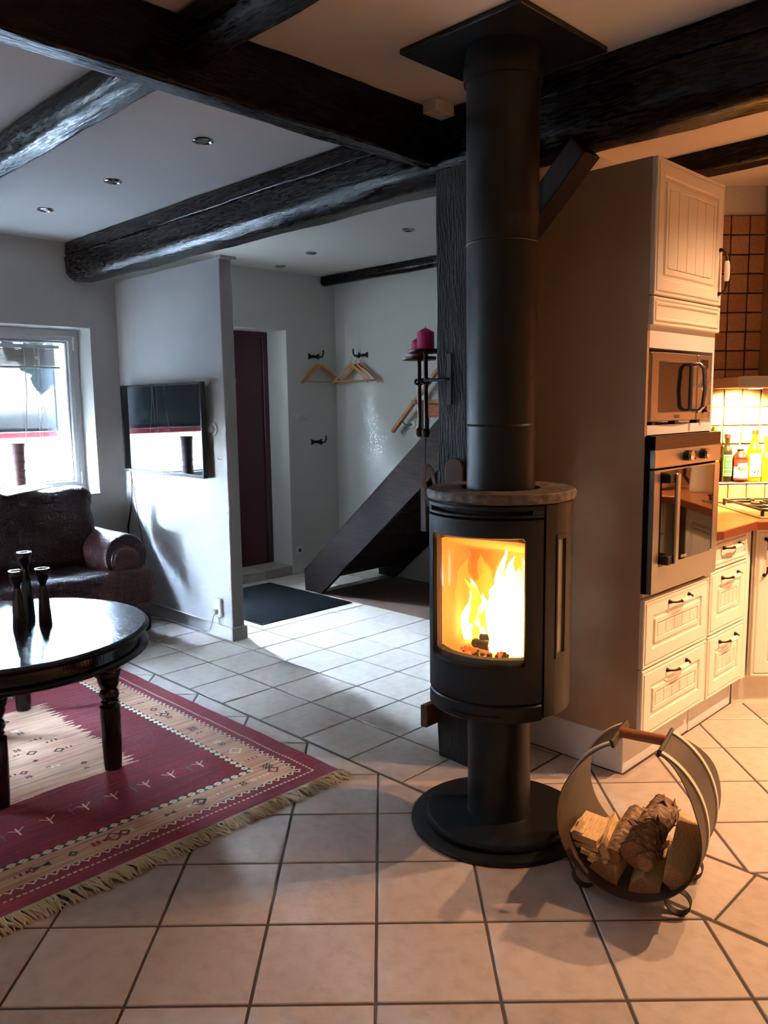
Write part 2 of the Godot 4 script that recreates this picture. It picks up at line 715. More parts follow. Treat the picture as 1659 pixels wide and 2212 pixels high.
func make_shell() -> void:
	var mb := MB.new()
	# wall at z -5.6 with two windows and the recessed front door
	var cuts := [-2.7, W2[0], W2[1], W1[0], W1[1], 2.99, 4.43, 5.3]
	for i in 7:
		if i == 1 or i == 3:
			slab(mb, cuts[i], cuts[i + 1], 0, W1[2], WZ, WZ - 0.36)
			slab(mb, cuts[i], cuts[i + 1], W1[3], ROOM_H, WZ, WZ - 0.36)
		elif i == 5:
			slab(mb, cuts[i], cuts[i + 1], 2.15, ROOM_H, WZ, WZ - 0.36)
		else:
			slab(mb, cuts[i], cuts[i + 1], 0, ROOM_H, WZ, WZ - 0.36)
	wall("wall_north", mb)
	mb = MB.new()
	slab(mb, 2.87, 2.962, 0, 2.405, -4.262, WZ, 0.004)
	wall("wall_partition", mb, "wallpaper")
	mb = MB.new()
	slab(mb, 2.866, 2.985, 2.393, 2.415, -4.24, -4.33, 0.003)
	wall("trim_1", mb, "white_trim")
	mb = MB.new()
	slab(mb, 5.0, 5.2, 0, ROOM_H, WZ, -2.16)
	wall("wall_east", mb)
	mb = MB.new()
	slab(mb, 2.75, 5.4, 0, ROOM_H, -2.06, -2.2)
	wall("wall_kitchen_back", mb)
	mb = MB.new()
	slab(mb, 5.24, 5.4, 0, ROOM_H, -2.06, 3.1)
	wall("wall_kitchen_side", mb, "terracotta_2")
	mb = MB.new()
	slab(mb, -3.05, -2.55, 0, ROOM_H, -5.96, -5.25)
	slab(mb, -3.05, -2.55, 0, ROOM_H, -4.9, 3.1)
	slab(mb, -3.05, -2.55, 0, 1.0, -5.25, -4.9)  # unseen deep opening, added to aim daylight at the partition
	slab(mb, -3.05, -2.55, 1.45, ROOM_H, -5.25, -4.9)
	wall("wall_west", mb)
	mb = MB.new()
	slab(mb, -2.7, 5.4, 0, ROOM_H, 2.95, 3.1)
	wall("wall_south", mb)
	mb = MB.new()
	slab(mb, -2.7, 5.4, ROOM_H, ROOM_H + 0.16, -5.96, 3.1)
	wall("ceiling", mb, "ceiling")
	# skirting on the partition, its end and the hall wall
	mb = MB.new()
	slab(mb, 2.857, 2.87, 0, 0.085, -4.262, WZ, 0.002)
	slab(mb, 2.857, 2.975, 0, 0.085, -4.249, -4.262, 0.002)
	wall("baseboard_partition", mb, "white_trim")
	mb = MB.new()
	slab(mb, 4.43, 5.0, 0, 0.055, WZ, WZ + 0.012, 0.002)
	slab(mb, 4.988, 5.0, 0, 0.055, WZ, -4.9, 0.002)
	wall("baseboard_hall", mb, "white_trim")


func tile_mesh(poly: PackedVector2Array) -> ArrayMesh:
	var mb := MB.new()
	mb.xf = Transform3D(Basis(Vector3(1, 0, 0), Vector3(0, 0, -1), Vector3(0, 1, 0)), Vector3(0, -0.009, 0))  # xy -> x,-z
	var q := PackedVector2Array()
	for p in poly:
		q.append(Vector2(p.x, -p.y))
	mb.prism(q, 0.009, 0.0025)
	return smooth_mesh(mb, 0.0, Vector3.ZERO)


func make_floor() -> void:
	var fl := structure("floor")
	var mb := MB.new()
	slab(mb, -2.7, 5.4, -0.12, -0.0035, -5.96, 3.1)
	build(mb, "grout_bed", M["grout"], fl, 0.0)
	mb = MB.new()
	mb.xf = Transform3D(Basis(Vector3(1, 0, 0), Vector3(0, 0, -1), Vector3(0, 1, 0)), Vector3(0, -0.004, 0))
	mb.prism([Vector2(4.104, 4.862), Vector2(5.0, 4.862), Vector2(5.0, 2.2), Vector2(4.104, 2.2)], 0.003)
	build(mb, "stair_foot_floor", M["brown_floor"], fl, 0.0)
	var g := 0.0042
	var regions := []
	# straight field of the hall with the border row that runs on past the stove
	var hall := PackedVector2Array([Vector2(2.195, -5.6), Vector2(5.0, -5.6), Vector2(5.0, -4.862), Vector2(4.104, -4.862), Vector2(4.104, -2.2), Vector2(2.86, -2.06), Vector2(2.86, -1.803), Vector2(2.511, -1.803), Vector2(2.511, 2.9), Vector2(2.195, 2.9)])
	regions.append([hall, Vector2(2.195, -1.803), Vector2(0.3205, 0), Vector2(0, 0.3145)])
	var d1 := Vector2(0.70711, -0.70711)
	var d2 := Vector2(0.70711, 0.70711)
	var left := PackedVector2Array([Vector2(-2.5, -5.6), Vector2(2.187, -5.6), Vector2(2.187, 2.9), Vector2(-2.5, 2.9)])
	regions.append([left, d1 * 2.487 + d2 * -0.038, d1 * 0.3185, d2 * 0.3185])
	var right := PackedVector2Array([Vector2(2.519, -1.795), Vector2(2.86, -1.795), Vector2(2.86, -1.51), Vector2(5.2, -1.51), Vector2(5.2, 2.9), Vector2(2.519, 2.9)])
	regions.append([right, d1 * 2.397 + d2 * 0.838, d1 * 0.3133, d2 * 0.3135])
	var rest := MB.new()
	var n_parts := 0
	for rg in regions:
		var reg: PackedVector2Array = Geometry2D.offset_polygon(rg[0], -g * 0.5)[0]
		var e1: Vector2 = rg[2]
		var e2: Vector2 = rg[3]
		var u1 := e1.normalized() * g
		var u2 := e2.normalized() * g
		var whole := PackedVector2Array([u1 + u2, e1 - u1 + u2, e1 + e2 - u1 - u2, e2 + u1 - u2])
		var mid := (e1 + e2) * 0.5
		for i in whole.size():
			whole[i] -= mid
		var shared := tile_mesh(whole)
		for i in range(-24, 25):
			for j in range(-24, 25):
				var c: Vector2 = rg[1] + e1 * i + e2 * j + mid
				if c.x < -3 or c.x > 5.5 or c.y < -6 or c.y > 3.2:
					continue
				var w := PackedVector2Array()
				for p in whole:
					w.append(p + c)
				for cut in Geometry2D.intersect_polygons(w, reg):
					var area := 0.0
					var cen := Vector2.ZERO
					for k in cut.size():
						area += cut[k].cross(cut[(k + 1) % cut.size()]) * 0.5
						cen += cut[k] / cut.size()
					if absf(area) < 0.0006:
						continue
					var in_view := false
					for p in Array(cut) + [cen]:
						var s := pix(Vector3(p.x, 0, p.y))
						if s.z > 0.3 and s.x > -5 and s.x < 1664 and s.y < 2217 and s.y > 0:
							in_view = true
					# hidden by the partition, under the rug, or behind the tall cupboard
					if cen.x > 2.96 and cen.y > -4.2 and cen.x * 0.0 + cen.y > -2.0 and cen.y < -1.52:
						in_view = false
					if cen.x < 1.95 and cen.x > 0.4 and cen.y < -2.6:
						in_view = false
					if cen.x < 2.86 and cen.y < -4.9:
						in_view = false
					if cen.x > 2.9 and cen.y < -4.3 and cen.x < 3.1:
						in_view = false
					var is_whole: bool = absf(absf(area) - whole_area(whole)) < 0.0002
					if in_view:
						var o := MeshInstance3D.new()
						o.name = "tile"
						o.mesh = shared if is_whole else tile_mesh(shifted(cut, -cen))
						o.position = Vector3(c.x, 0, c.y) if is_whole else Vector3(cen.x, 0, cen.y)
						o.material_override = M["tile_%d" % (rng.randi() % 4)]
						fl.add_child(o, true)
						n_parts += 1
					else:
						rest.xf = Transform3D(Basis(Vector3(1, 0, 0), Vector3(0, 0, -1), Vector3(0, 1, 0)), Vector3(0, -0.009, 0))
						var q := PackedVector2Array()
						for p in cut:
							q.append(Vector2(p.x, -p.y))
						rest.prism(q, 0.009, 0.0025)
	var ro := build(rest, "tile_field", M["tile_0"], fl, 0.0)
	ro.set_meta("kind", "stuff")
	print("floor tiles as parts: ", n_parts)


func whole_area(p: PackedVector2Array) -> float:
	var a := 0.0
	for k in p.size():
		a += p[k].cross(p[(k + 1) % p.size()]) * 0.5
	return absf(a)


func shifted(p: PackedVector2Array, d: Vector2) -> PackedVector2Array:
	var o := PackedVector2Array()
	for q in p:
		o.append(q + d)
	return o


func timber(called: String, label: String, pa: Array, pb: Array, a: Vector3, b: Vector3, side: Vector3, up: Vector3, m: String, r := 0.03, amp := 0.008, cat := "beam", sd := 1) -> MeshInstance3D:
	# a hewn timber between two outlines (x along side, y along up, measured from a and from b)
	var f := noise(0.9, 3, FastNoiseLite.TYPE_SIMPLEX_SMOOTH, sd)
	var qa := densify(round_poly(pa, r, 3), round_poly(pa, r, 3))
	var qb := densify(round_poly(pb, r, 3), round_poly(pa, r, 3))
	var rings := []
	var n := int(clampf(a.distance_to(b) / 0.07, 6, 90))
	for i in n + 1:
		var t := float(i) / n
		var c := a.lerp(b, t)
		var mid := Vector2.ZERO
		var ring := PackedVector3Array()
		for k in qa.size():
			mid += qa[k].lerp(qb[k], t) / qa.size()
		for k in qa.size():
			var p := qa[k].lerp(qb[k], t)
			var along := t * a.distance_to(b)
			var q: Vector3 = Vector3(along * 1.6, p.x * 7, p.y * 7)
			var d := (p - mid).normalized() * f.get_noise_3dv(q) * amp * 2.0
			if p.y > -0.005 and up == Vector3.UP:
				d = Vector2.ZERO
			p += d
			ring.append(c + side * p.x + up * p.y)
		rings.append(ring)
	var mb := MB.new()
	mb.loft(rings)
	return single(mb, called, M[m], label, cat, a, "", 50.0)


func densify(p: PackedVector2Array, like: PackedVector2Array) -> PackedVector2Array:
	# extra points along the sides of p, as many as the matching sides of "like" are long
	var o := PackedVector2Array()
	for i in p.size():
		var a := p[i]
		var b := p[(i + 1) % p.size()]
		var n := int(maxf(1, round(like[i].distance_to(like[(i + 1) % p.size()]) / 0.045)))
		for k in n:
			o.append(a.lerp(b, float(k) / n))
	return o


func make_beams() -> void:
	var zx := Vector3(1, 0, 0)
	# profiles hang below the ceiling: y is measured down from it
	var main := [Vector2(0, 0), Vector2(0.0, -0.086), Vector2(0.014, -0.092), Vector2(-0.004, -0.101), Vector2(-0.002, -0.21), Vector2(0.05, -0.262), Vector2(0.215, -0.252), Vector2(0.23, 0)]
	timber("ceiling_beam", "thickest dark hewn beam, ending in the wall above the television and running over the post", main, main, Vector3(2.515, ROOM_H, WZ + 0.01), Vector3(2.515, ROOM_H, 2.94), zx, Vector3.UP, "beam_2", 0.03, 0.007, "beam", 3)
	var small := [Vector2(0, 0), Vector2(0.005, -0.07), Vector2(0.035, -0.108), Vector2(0.12, -0.11), Vector2(0.13, 0)]
	timber("ceiling_beam", "slim dark beam with a shiny rounded underside, crossed by the long plank beam", small, small, Vector3(1.36, ROOM_H, WZ + 0.01), Vector3(1.36, ROOM_H, 2.94), zx, Vector3.UP, "beam_2", 0.02, 0.007, "beam", 5)
	var kit := [Vector2(0, 0), Vector2(0, -0.08), Vector2(0.02, -0.095), Vector2(0.14, -0.09), Vector2(0.14, 0)]
	timber("ceiling_beam", "dark brown kitchen beam behind the top of the tall cupboard", kit, kit, Vector3(3.79, ROOM_H, -2.05), Vector3(3.79, ROOM_H, 2.94), zx, Vector3.UP, "beam_2", 0.015, 0.004, "beam", 7)
	var hall := [Vector2(0, 0), Vector2(0.0, -0.06), Vector2(0.03, -0.085), Vector2(0.165, -0.06), Vector2(0.165, 0)]
	timber("ceiling_beam", "thin black beam at the top of the hall wall with the coat hooks", hall, hall, Vector3(4.83, ROOM_H, WZ + 0.01), Vector3(4.83, ROOM_H, -2.25), zx, Vector3.UP, "beam_2", 0.015, 0.006, "beam", 9)
	# the plank-like cross beam, sagging a little: x of the outline is z here
	var ca := [Vector2(0, -0.1), Vector2(0, -0.262), Vector2(-0.145, -0.262), Vector2(-0.145, -0.1)]
	var cb := [Vector2(0, -0.1), Vector2(0, -0.3), Vector2(-0.075, -0.3), Vector2(-0.075, -0.1)]
	ca[0].y = -0.0
	ca[3].y = -0.0
	cb[0].y = -0.0
	cb[3].y = -0.0
	ca[1].y = -0.165
	ca[2].y = -0.165
	cb[1].y = -0.208
	cb[2].y = -0.208
	timber("ceiling_beam", "long dark cross beam running from the upper left corner of the room to the post", ca, cb, Vector3(-2.5, ROOM_H, -2.185), Vector3(2.52, ROOM_H, -2.19), Vector3(0, 0, 1), Vector3.UP, "beam_0", 0.012, 0.006, "beam", 11)
	var post := [Vector2(0, 0), Vector2(0, -0.2), Vector2(0.22, -0.2), Vector2(0.22, 0)]
	timber("timber_post", "weathered dark timber post with deep grain standing behind the stove", post, post, Vector3(2.487, 0.0, -1.978), Vector3(2.487, 2.40, -1.978), Vector3(1, 0, 0), Vector3(0, 0, 1), "weathered", 0.012, 0.006, "post", 13)
	# the knee brace between post and main beam
	var br := [Vector2(0, 0), Vector2(0.1, 0), Vector2(0.1, 0.085), Vector2(0, 0.085)]
	timber("knee_brace", "slanted brown wooden brace under the big beam beside the stove pipe", br, br, Vector3(2.522, 1.919, -1.969), Vector3(2.522, 2.343, -1.534), Vector3(1, 0, 0), Vector3(0, 0.717, -0.697), "walnut_1", 0.006, 0.003, "brace", 15)


func make_window(called: String, w: Array, z: float) -> void:
	var o := structure(called, Vector3((w[0] + w[1]) / 2, w[2], z))
	var x0: float = w[0]
	var x1: float = w[1]
	var y0: float = w[2]
	var y1: float = w[3]
	var ys := y0 + 0.012
	# the fixed frame, two sashes and a mullion
	var fz := z - 0.2
	var mb := MB.new()
	frame_ring(mb, rrect(x0, ys, x1, y1, 0.001, 2, 1), rrect(x0 + 0.055, ys + 0.055, x1 - 0.055, y1 - 0.055, 0.001, 2, 1), fz - 0.07, fz, flat_f, 0.004)
	build(mb, "frame", M["pvc"], o, 0.0)
	var xm := (x0 + x1) / 2
	mb = MB.new()
	slab(mb, xm - 0.035, xm + 0.035, ys + 0.055, y1 - 0.055, fz - 0.065, fz - 0.002, 0.003)
	build(mb, "mullion", M["pvc"], o, 0.0)
	for s in [[x0 + 0.055, xm - 0.035], [xm + 0.035, x1 - 0.055]]:
		mb = MB.new()
		var a := rrect(s[0] - 0.008, ys + 0.047, s[1] + 0.008, y1 - 0.047, 0.001, 2, 1)
		var b := rrect(s[0] + 0.03, ys + 0.085, s[1] - 0.03, y1 - 0.085, 0.001, 2, 1)
		var c := rrect(s[0] + 0.045, ys + 0.1, s[1] - 0.045, y1 - 0.1, 0.001, 2, 1)
		frame_ring(mb, a, b, fz - 0.05, fz + 0.014, flat_f, 0.006)
		frame_ring(mb, b, c, fz - 0.05, fz - 0.008, flat_f, 0.008)
		var sash := build(mb, "sash", M["pvc"], o, 0.0)
		mb = MB.new()
		slab(mb, s[0] + 0.042, s[1] - 0.042, ys + 0.097, y1 - 0.097, fz - 0.034, fz - 0.03)
		build(mb, "pane", M["window_glass"], sash, 0.0)
	for h in [y1 - 0.1, ys + 0.1]:
		mb = MB.new()
		slab(mb, x1 - 0.05, x1 - 0.034, h - 0.05, h + 0.05, fz, fz + 0.022, 0.005)
		build(mb, "hinge_cover", M["pvc"], o, 0.0)
	mb = MB.new()
	slab(mb, x0 + 0.001, x1 - 0.001, y0 + 0.0005, y0 + 0.013, z - 0.27, z + 0.03, 0.004)
	build(mb, "window_sill", M["white_trim"], o, 0.0)


func make_windows() -> void:
	make_window("window_1", W1, WZ)
	make_window("window_2", W2, WZ)
	# glazed side light beside the front door, behind the partition
	var o := structure("window_3", Vector3(3.22, 0.08, -5.9))
	var mb := MB.new()
	frame_ring(mb, rrect(2.992, 0.08, 3.448, 2.15, 0.001, 2, 1), rrect(3.15, 1.48, 3.32, 2.07, 0.001, 2, 1), -5.93, -5.87, flat_f, 0.004)
	build(mb, "frame", M["door_red"], o, 0.0)
	mb = MB.new()
	slab(mb, 3.14, 3.33, 1.47, 2.08, -5.925, -5.92)
	build(mb, "pane", M["window_glass"], o, 0.0)
	o = structure("window_4", Vector3(-2.98, 1.0, -5.075))  # added narrow window out of view, shaped to brighten the partition wall
	o.rotation.y = PI / 2
	mb = MB.new()
	frame_ring(mb, rrect(-0.175, 0, 0.175, 0.45, 0.001, 2, 1), rrect(-0.15, 0.03, 0.15, 0.42, 0.001, 2, 1), -0.04, 0.03, flat_f, 0.004)
	build(mb, "frame", M["pvc"], o, 0.0, true)
	mb = MB.new()
	slab(mb, -0.16, 0.16, 0.02, 0.43, -0.006, -0.002)
	build(mb, "pane", M["window_glass"], o, 0.0, true)
	# venetian blind pulled up inside the right-hand sash of window 1
	var zb := -5.795
	var b := thing("venetian_blind", "cream venetian blind pulled up at the top of the window behind the sofa", "blind", Vector3(2.15, 1.79, zb))
	mb = MB.new()
	slab(mb, 1.87, 2.515, 1.925, 1.95, zb - 0.012, zb + 0.016, 0.003)
	build(mb, "headrail", M["pvc"], b, 0.0)
	for i in 15:
		mb = MB.new()
		var y := 1.918 - i * 0.0078
		slab(mb, 1.875, 2.51, y - 0.0024, y + 0.0024, zb - 0.012, zb + 0.013 + 0.002 * sin(i * 2.4), 0.001)
		build(mb, "slat", M["blind_slat"], b, 0.0)
	mb = MB.new()
	slab(mb, 1.872, 2.513, 1.785, 1.80, zb - 0.012, zb + 0.014, 0.003)
	build(mb, "bottom_rail", M["pvc"], b, 0.0)
	for q in [[2.36, 2.352, 1.31], [2.365, 2.40, 1.31], [2.26, 2.235, 1.30], [2.262, 2.226, 1.30], [2.33, 2.333, 1.30]]:
		mb = MB.new()
		mb.tube([Vector3(q[0], 1.93, zb + 0.018), Vector3(q[0], 1.6, zb + 0.02), Vector3(q[1], q[2], zb + 0.025)], 0.0016, 5)
		build(mb, "cord", M["cord"], b)
	# awning cloth hanging outside the same window
	var aw := thing("window_awning", "grey see-through awning cloth with a red hem outside the window", "awning", Vector3(1.8, 1.3, -5.9))
	mb = MB.new()
	slab(mb, 0.82, 2.512, 1.36, 2.05, -5.905, -5.903)
	build(mb, "cloth", M["screen_cloth"], aw, 0.0)
	mb = MB.new()
	slab(mb, 0.82, 2.512, 1.336, 1.368, -5.915, -5.895, 0.006)
	build(mb, "hem_bar", M["tv_plastic"], aw, 0.0)
	mb = MB.new()
	slab(mb, 0.82, 2.508, 1.298, 1.338, -5.907, -5.903)
	build(mb, "hem", M["red_cloth"], aw, 0.0)
	mb = MB.new()
	slab(mb, 2.512, 2.527, 1.2, 2.05, -5.915, -5.893, 0.002)
	build(mb, "guide_rail", M["tv_plastic"], aw, 0.0)
	# what stands outside
	mb = MB.new()
	slab(mb, -30, 40, -0.5, -0.305, -60, -6.0)
	var g := single(mb, "paving", M["paving"], "pale paved yard outside the window", "paving", Vector3(5, -0.3, -20), "", 0.0)
	g.set_meta("kind", "structure")
	var h := thing("house", "pale house across the way, dim behind the awning cloth", "house", Vector3(-0.2, -0.3, -13))
	mb = MB.new()
	mb.xf = tx(Vector3(-0.4, -0.3, -14))
	mb.prism([Vector2(-3.4, 0), Vector2(3.4, 0), Vector2(3.4, 2.9), Vector2(0, 5.0), Vector2(-3.4, 2.9)], 5.0)
	mb.xf = Transform3D()
	build(mb, "wall", M["house_wall"], h, 0.0)
	for s in [-1, 1]:
		mb = MB.new()
		mb.xf = tx(Vector3(-0.4, -0.3, -14.2))
		mb.prism([Vector2(s * 3.8, 2.66), Vector2(0, 5.02), Vector2(0, 5.17), Vector2(s * 3.8, 2.81)], 5.5)
		mb.xf = Transform3D()
		build(mb, "roof", M["pot_band"], h, 0.0)
	for x in [-1.8, 1.4]:
		mb = MB.new()
		slab(mb, x - 0.5, x + 0.5, 0.7, 1.9, -9.0, -8.97)
		build(mb, "window", M["black_glass"], h, 0.0)
	for q in [[7.2, -15.5, 2.4], [11.5, -15.5, 2.0], [6.5, -23.5, 2.6], [14.8, -20.5, 2.3], [-7.5, -13, 2.0]]:
		var t := thing("tree", ["", "bushy green tree outside the window nearest the house", "green tree outside at the window's frame edge", "tall green tree far behind the house", "rounded green tree farthest along the hedge", "green tree on the far flank of the house"][int(taken.get("tree", 0)) + 1], "tree", Vector3(q[0], -0.3, q[1]), "trees outside the window")
		mb = MB.new()
		mb.tube([Vector3(q[0], -0.295, q[1]), Vector3(q[0] + 0.1, 0.8, q[1]), Vector3(q[0], q[2], q[1])], [0.18, 0.14, 0.08], 8)
		build(mb, "trunk", M["walnut_1"], t)
		mb = MB.new()
		for k in 420:
			var d: Vector3 = Vector3(rng.randfn(), rng.randfn() * 0.8, rng.randfn()).normalized() * q[2] * 0.62 * pow(rng.randf(), 0.33)
			var c: Vector3 = Vector3(q[0], q[2] * 1.15 + 0.35, q[1]) + d
			var bs := Basis.from_euler(Vector3(rng.randf() * 6, rng.randf() * 6, rng.randf() * 6))
			mb.xf = Transform3D(bs, c)
			mb.box(Vector3.ZERO, Vector3(0.22, 0.02, 0.30))
		build(mb, "foliage", M["leaf_green"], t, 0.0)
	var car := thing("car", "blue grey parked car glimpsed below the awning", "car", Vector3(6.0, -0.3, -11.2))
	mb = MB.new()
	mb.rbox(Vector3(6.0, 0.22, -11.2), Vector3(4.0, 0.6, 1.7), 0.22)
	build(mb, "body", M["car_paint"], car)
	mb = MB.new()
	mb.rbox(Vector3(5.9, 0.72, -11.2), Vector3(2.1, 0.56, 1.5), 0.25)
	build(mb, "cabin", M["black_glass"], car)
	for x in [4.7, 7.3]:
		for z in [-10.4, -12.0]:
			mb = MB.new()
			mb.tube([Vector3(x, 0.0, z - 0.1), Vector3(x, 0.0, z + 0.1)], 0.3, 18)
			build(mb, "wheel", M["tv_plastic"], car)


func make_hall() -> void:
	# front door in its deep recess on a tiled step
	var d := structure("door_1", Vector3(3.93, 0.08, -5.9))
	var mb := MB.new()
	slab(mb, 3.5, 4.392, 0.085, 2.13, -5.94, -5.885, 0.004)
	build(mb, "leaf", M["door_red"], d, 0.0)
	mb = MB.new()
	frame_ring(mb, rrect(3.45, 0.08, 4.43, 2.155, 0.001, 2, 1), rrect(3.49, 0.1, 4.375, 2.11, 0.001, 2, 1), -5.93, -5.868, flat_f, 0.004)
	build(mb, "frame", M["door_red"], d, 0.0)
	mb = MB.new()
	slab(mb, 3.56, 3.6, 1.0, 1.2, -5.885, -5.875, 0.003)
	mb.tube([Vector3(3.58, 1.12, -5.88), Vector3(3.58, 1.12, -5.83), Vector3(3.69, 1.12, -5.828)], 0.009, 8)
	build(mb, "door_handle", M["chrome"], d)
	var st := thing("door_step", "low tiled step in front of the dark red front door", "step", Vector3(3.9, 0, -5.7))
	mb = MB.new()
	slab(mb, 2.992, 4.428, 0.0, 0.068, -5.89, -5.612)
	build(mb, "step_bed", M["grout"], st, 0.0)
	for q in [[2.995, 3.484], [3.49, 3.805], [3.811, 4.131], [4.137, 4.427]]:
		mb = MB.new()
		slab(mb, q[0], q[1], 0.066, 0.08, -5.885, -5.60, 0.002)
		build(mb, "tile", M["tile_%d" % (rng.randi() % 4)], st, 0.0)
		mb = MB.new()
		slab(mb, q[0], q[1], 0.0, 0.0635, -5.615, -5.60, 0.002)
		build(mb, "tile", M["tile_%d" % (rng.randi() % 4)], st, 0.0)
	# clock on the door
	var ck := thing("wall_clock", "round white clock half hidden by the partition, in front of the red door", "clock", Vector3(3.985, 1.722, -5.88))
	mb = MB.new()
	mb.xf = Transform3D(Basis(Vector3(1, 0, 0), PI / 2), Vector3(3.985, 1.722, -5.885))
	mb.lathe([Vector2(0, 0), Vector2(0.088, 0), Vector2(0.09, 0.022), Vector2(0.082, 0.028), Vector2(0.078, 0.02), Vector2(0, 0.02)], 40)
	mb.xf = Transform3D()
	build(mb, "case", M["white_plastic"], ck)
	for k in 12:
		mb = MB.new()
		mb.xf = Transform3D(Basis(Vector3(0, 0, 1), k * TAU / 12), Vector3(3.985, 1.722, -5.865))
		mb.box(Vector3(0, 0.066, 0), Vector3(0.003, 0.014, 0.002))
		build(mb, "hour_mark", M["tv_plastic"], ck, 0.0)
	# ribbed door mat
	mb = MB.new()
	var mt := thing("door_mat", "dark grey ribbed door mat in front of the stairs", "mat", Vector3(3.64, 0, -4.93))
	slab(mb, 3.215, 4.068, 0.0, 0.008, -5.45, -4.42, 0.003)
	build(mb, "backing", M["mat_rubber"], mt, 0.0)
	mb = MB.new()
	for i in 64:
		var z := -5.44 + i * 0.0159
		mb.box(Vector3(3.6415, 0.0095, z), Vector3(0.835, 0.007, 0.0095), 0.003)
	build(mb, "ribs", M["mat_rubber"], mt, 0.0).set_meta("kind", "stuff")
	make_stairs()
	# coat hooks with hangers on the two hall walls
	hook(Transform3D(Basis(), Vector3(4.735, 1.935, WZ)), 1.0, "black iron coat hook beside the hall corner, upper one on the door wall")
	hook(Transform3D(Basis(), Vector3(4.745, 1.175, WZ)), 1.0, "lower black iron coat hook on the door wall, without hangers")
	hook(Transform3D(Basis(Vector3.UP, -PI / 2), Vector3(5.0, 1.938, -5.235)), -1.0, "black iron coat hook on the stair wall, holding wooden hangers")
	var names := ["wooden coat hanger nearest the door wall, on the hook beside the door", "wooden coat hanger hung in front on the door wall hook",
		"rear wooden coat hanger on the stair wall hook", "middle wooden coat hanger tilted on the stair wall hook", "front wooden coat hanger on the stair wall hook"]
	hanger(Transform3D(Basis(Vector3.UP, 0.05), Vector3(4.752, 1.895, WZ + 0.04)), names[0])
	hanger(Transform3D(Basis(Vector3.UP, -0.04), Vector3(4.762, 1.893, WZ + 0.074)), names[1])
	var rz := Basis(Vector3.UP, -PI / 2)
	hanger(Transform3D(rz * Basis(Vector3.UP, 0.06), Vector3(4.962, 1.897, -5.232)), names[2])
	hanger(Transform3D(rz * Basis(Vector3.UP, -0.10) * Basis(Vector3.BACK, 0.05), Vector3(4.928, 1.892, -5.258)), names[3])
	hanger(Transform3D(rz * Basis(Vector3.UP, 0.02), Vector3(4.894, 1.895, -5.285)), names[4])
	# switches and socket on the door wall
	for q in [[4.512, 1.407, "round white light switch nearest the door recess"], [4.60, 1.405, "second round white light switch, nearer the hall corner"]]:
		var sw := thing("light_switch", q[2], "switch", Vector3(q[0], q[1], WZ), "switches on the hall wall")
		round_plate(sw, Vector3(q[0], q[1], WZ), Vector3.BACK, 0.04, "rocker", 0.024)
	var so := thing("wall_socket", "round white socket low on the door wall by the stair foot", "socket", Vector3(4.515, 0.208, WZ))
	round_plate(so, Vector3(4.515, 0.208, WZ), Vector3.BACK, 0.042, "socket_hole", 0.02)
	mb = MB.new()
	mb.xf = Transform3D(Basis(Vector3(1, 0, 0), PI / 2), Vector3(4.515, 2.16, WZ))
	mb.lathe([Vector2(0, 0), Vector2(0.036, 0), Vector2(0.036, 0.003), Vector2(0, 0.003)], 24)
	single(mb, "blank_cover", M["plaster"], "round blank cover painted over above the hall switches", "cover", Vector3(4.515, 2.16, WZ))


func round_plate(o: Node3D, at: Vector3, n: Vector3, r: float, inner: String, ri: float) -> void:
	var b := Basis(Quaternion(Vector3.UP, n))
	var mb := MB.new()
	mb.xf = Transform3D(b, at)
	mb.lathe([Vector2(0, 0), Vector2(r, 0), Vector2(r, 0.005), Vector2(r * 0.9, 0.009), Vector2(ri * 1.1, 0.010), Vector2(ri, 0.006), Vector2(0, 0.006)], 32)
	build(mb, "cover_plate", M["white_plastic"], o)
	mb = MB.new()
	mb.xf = Transform3D(b, at)
	if inner == "socket_hole":
		mb.lathe([Vector2(0, 0.0062), Vector2(0.017, 0.0062), Vector2(0.017, 0.0068), Vector2(0, 0.0068)], 24)
		build(mb, inner, M["seam_grey"], o)
	else:
		mb.lathe([Vector2(0, 0.006), Vector2(ri * 0.85, 0.006), Vector2(ri * 0.8, 0.016), Vector2(ri * 0.6, 0.018), Vector2(0, 0.018)], 24)
		build(mb, inner, M["white_plastic"], o)


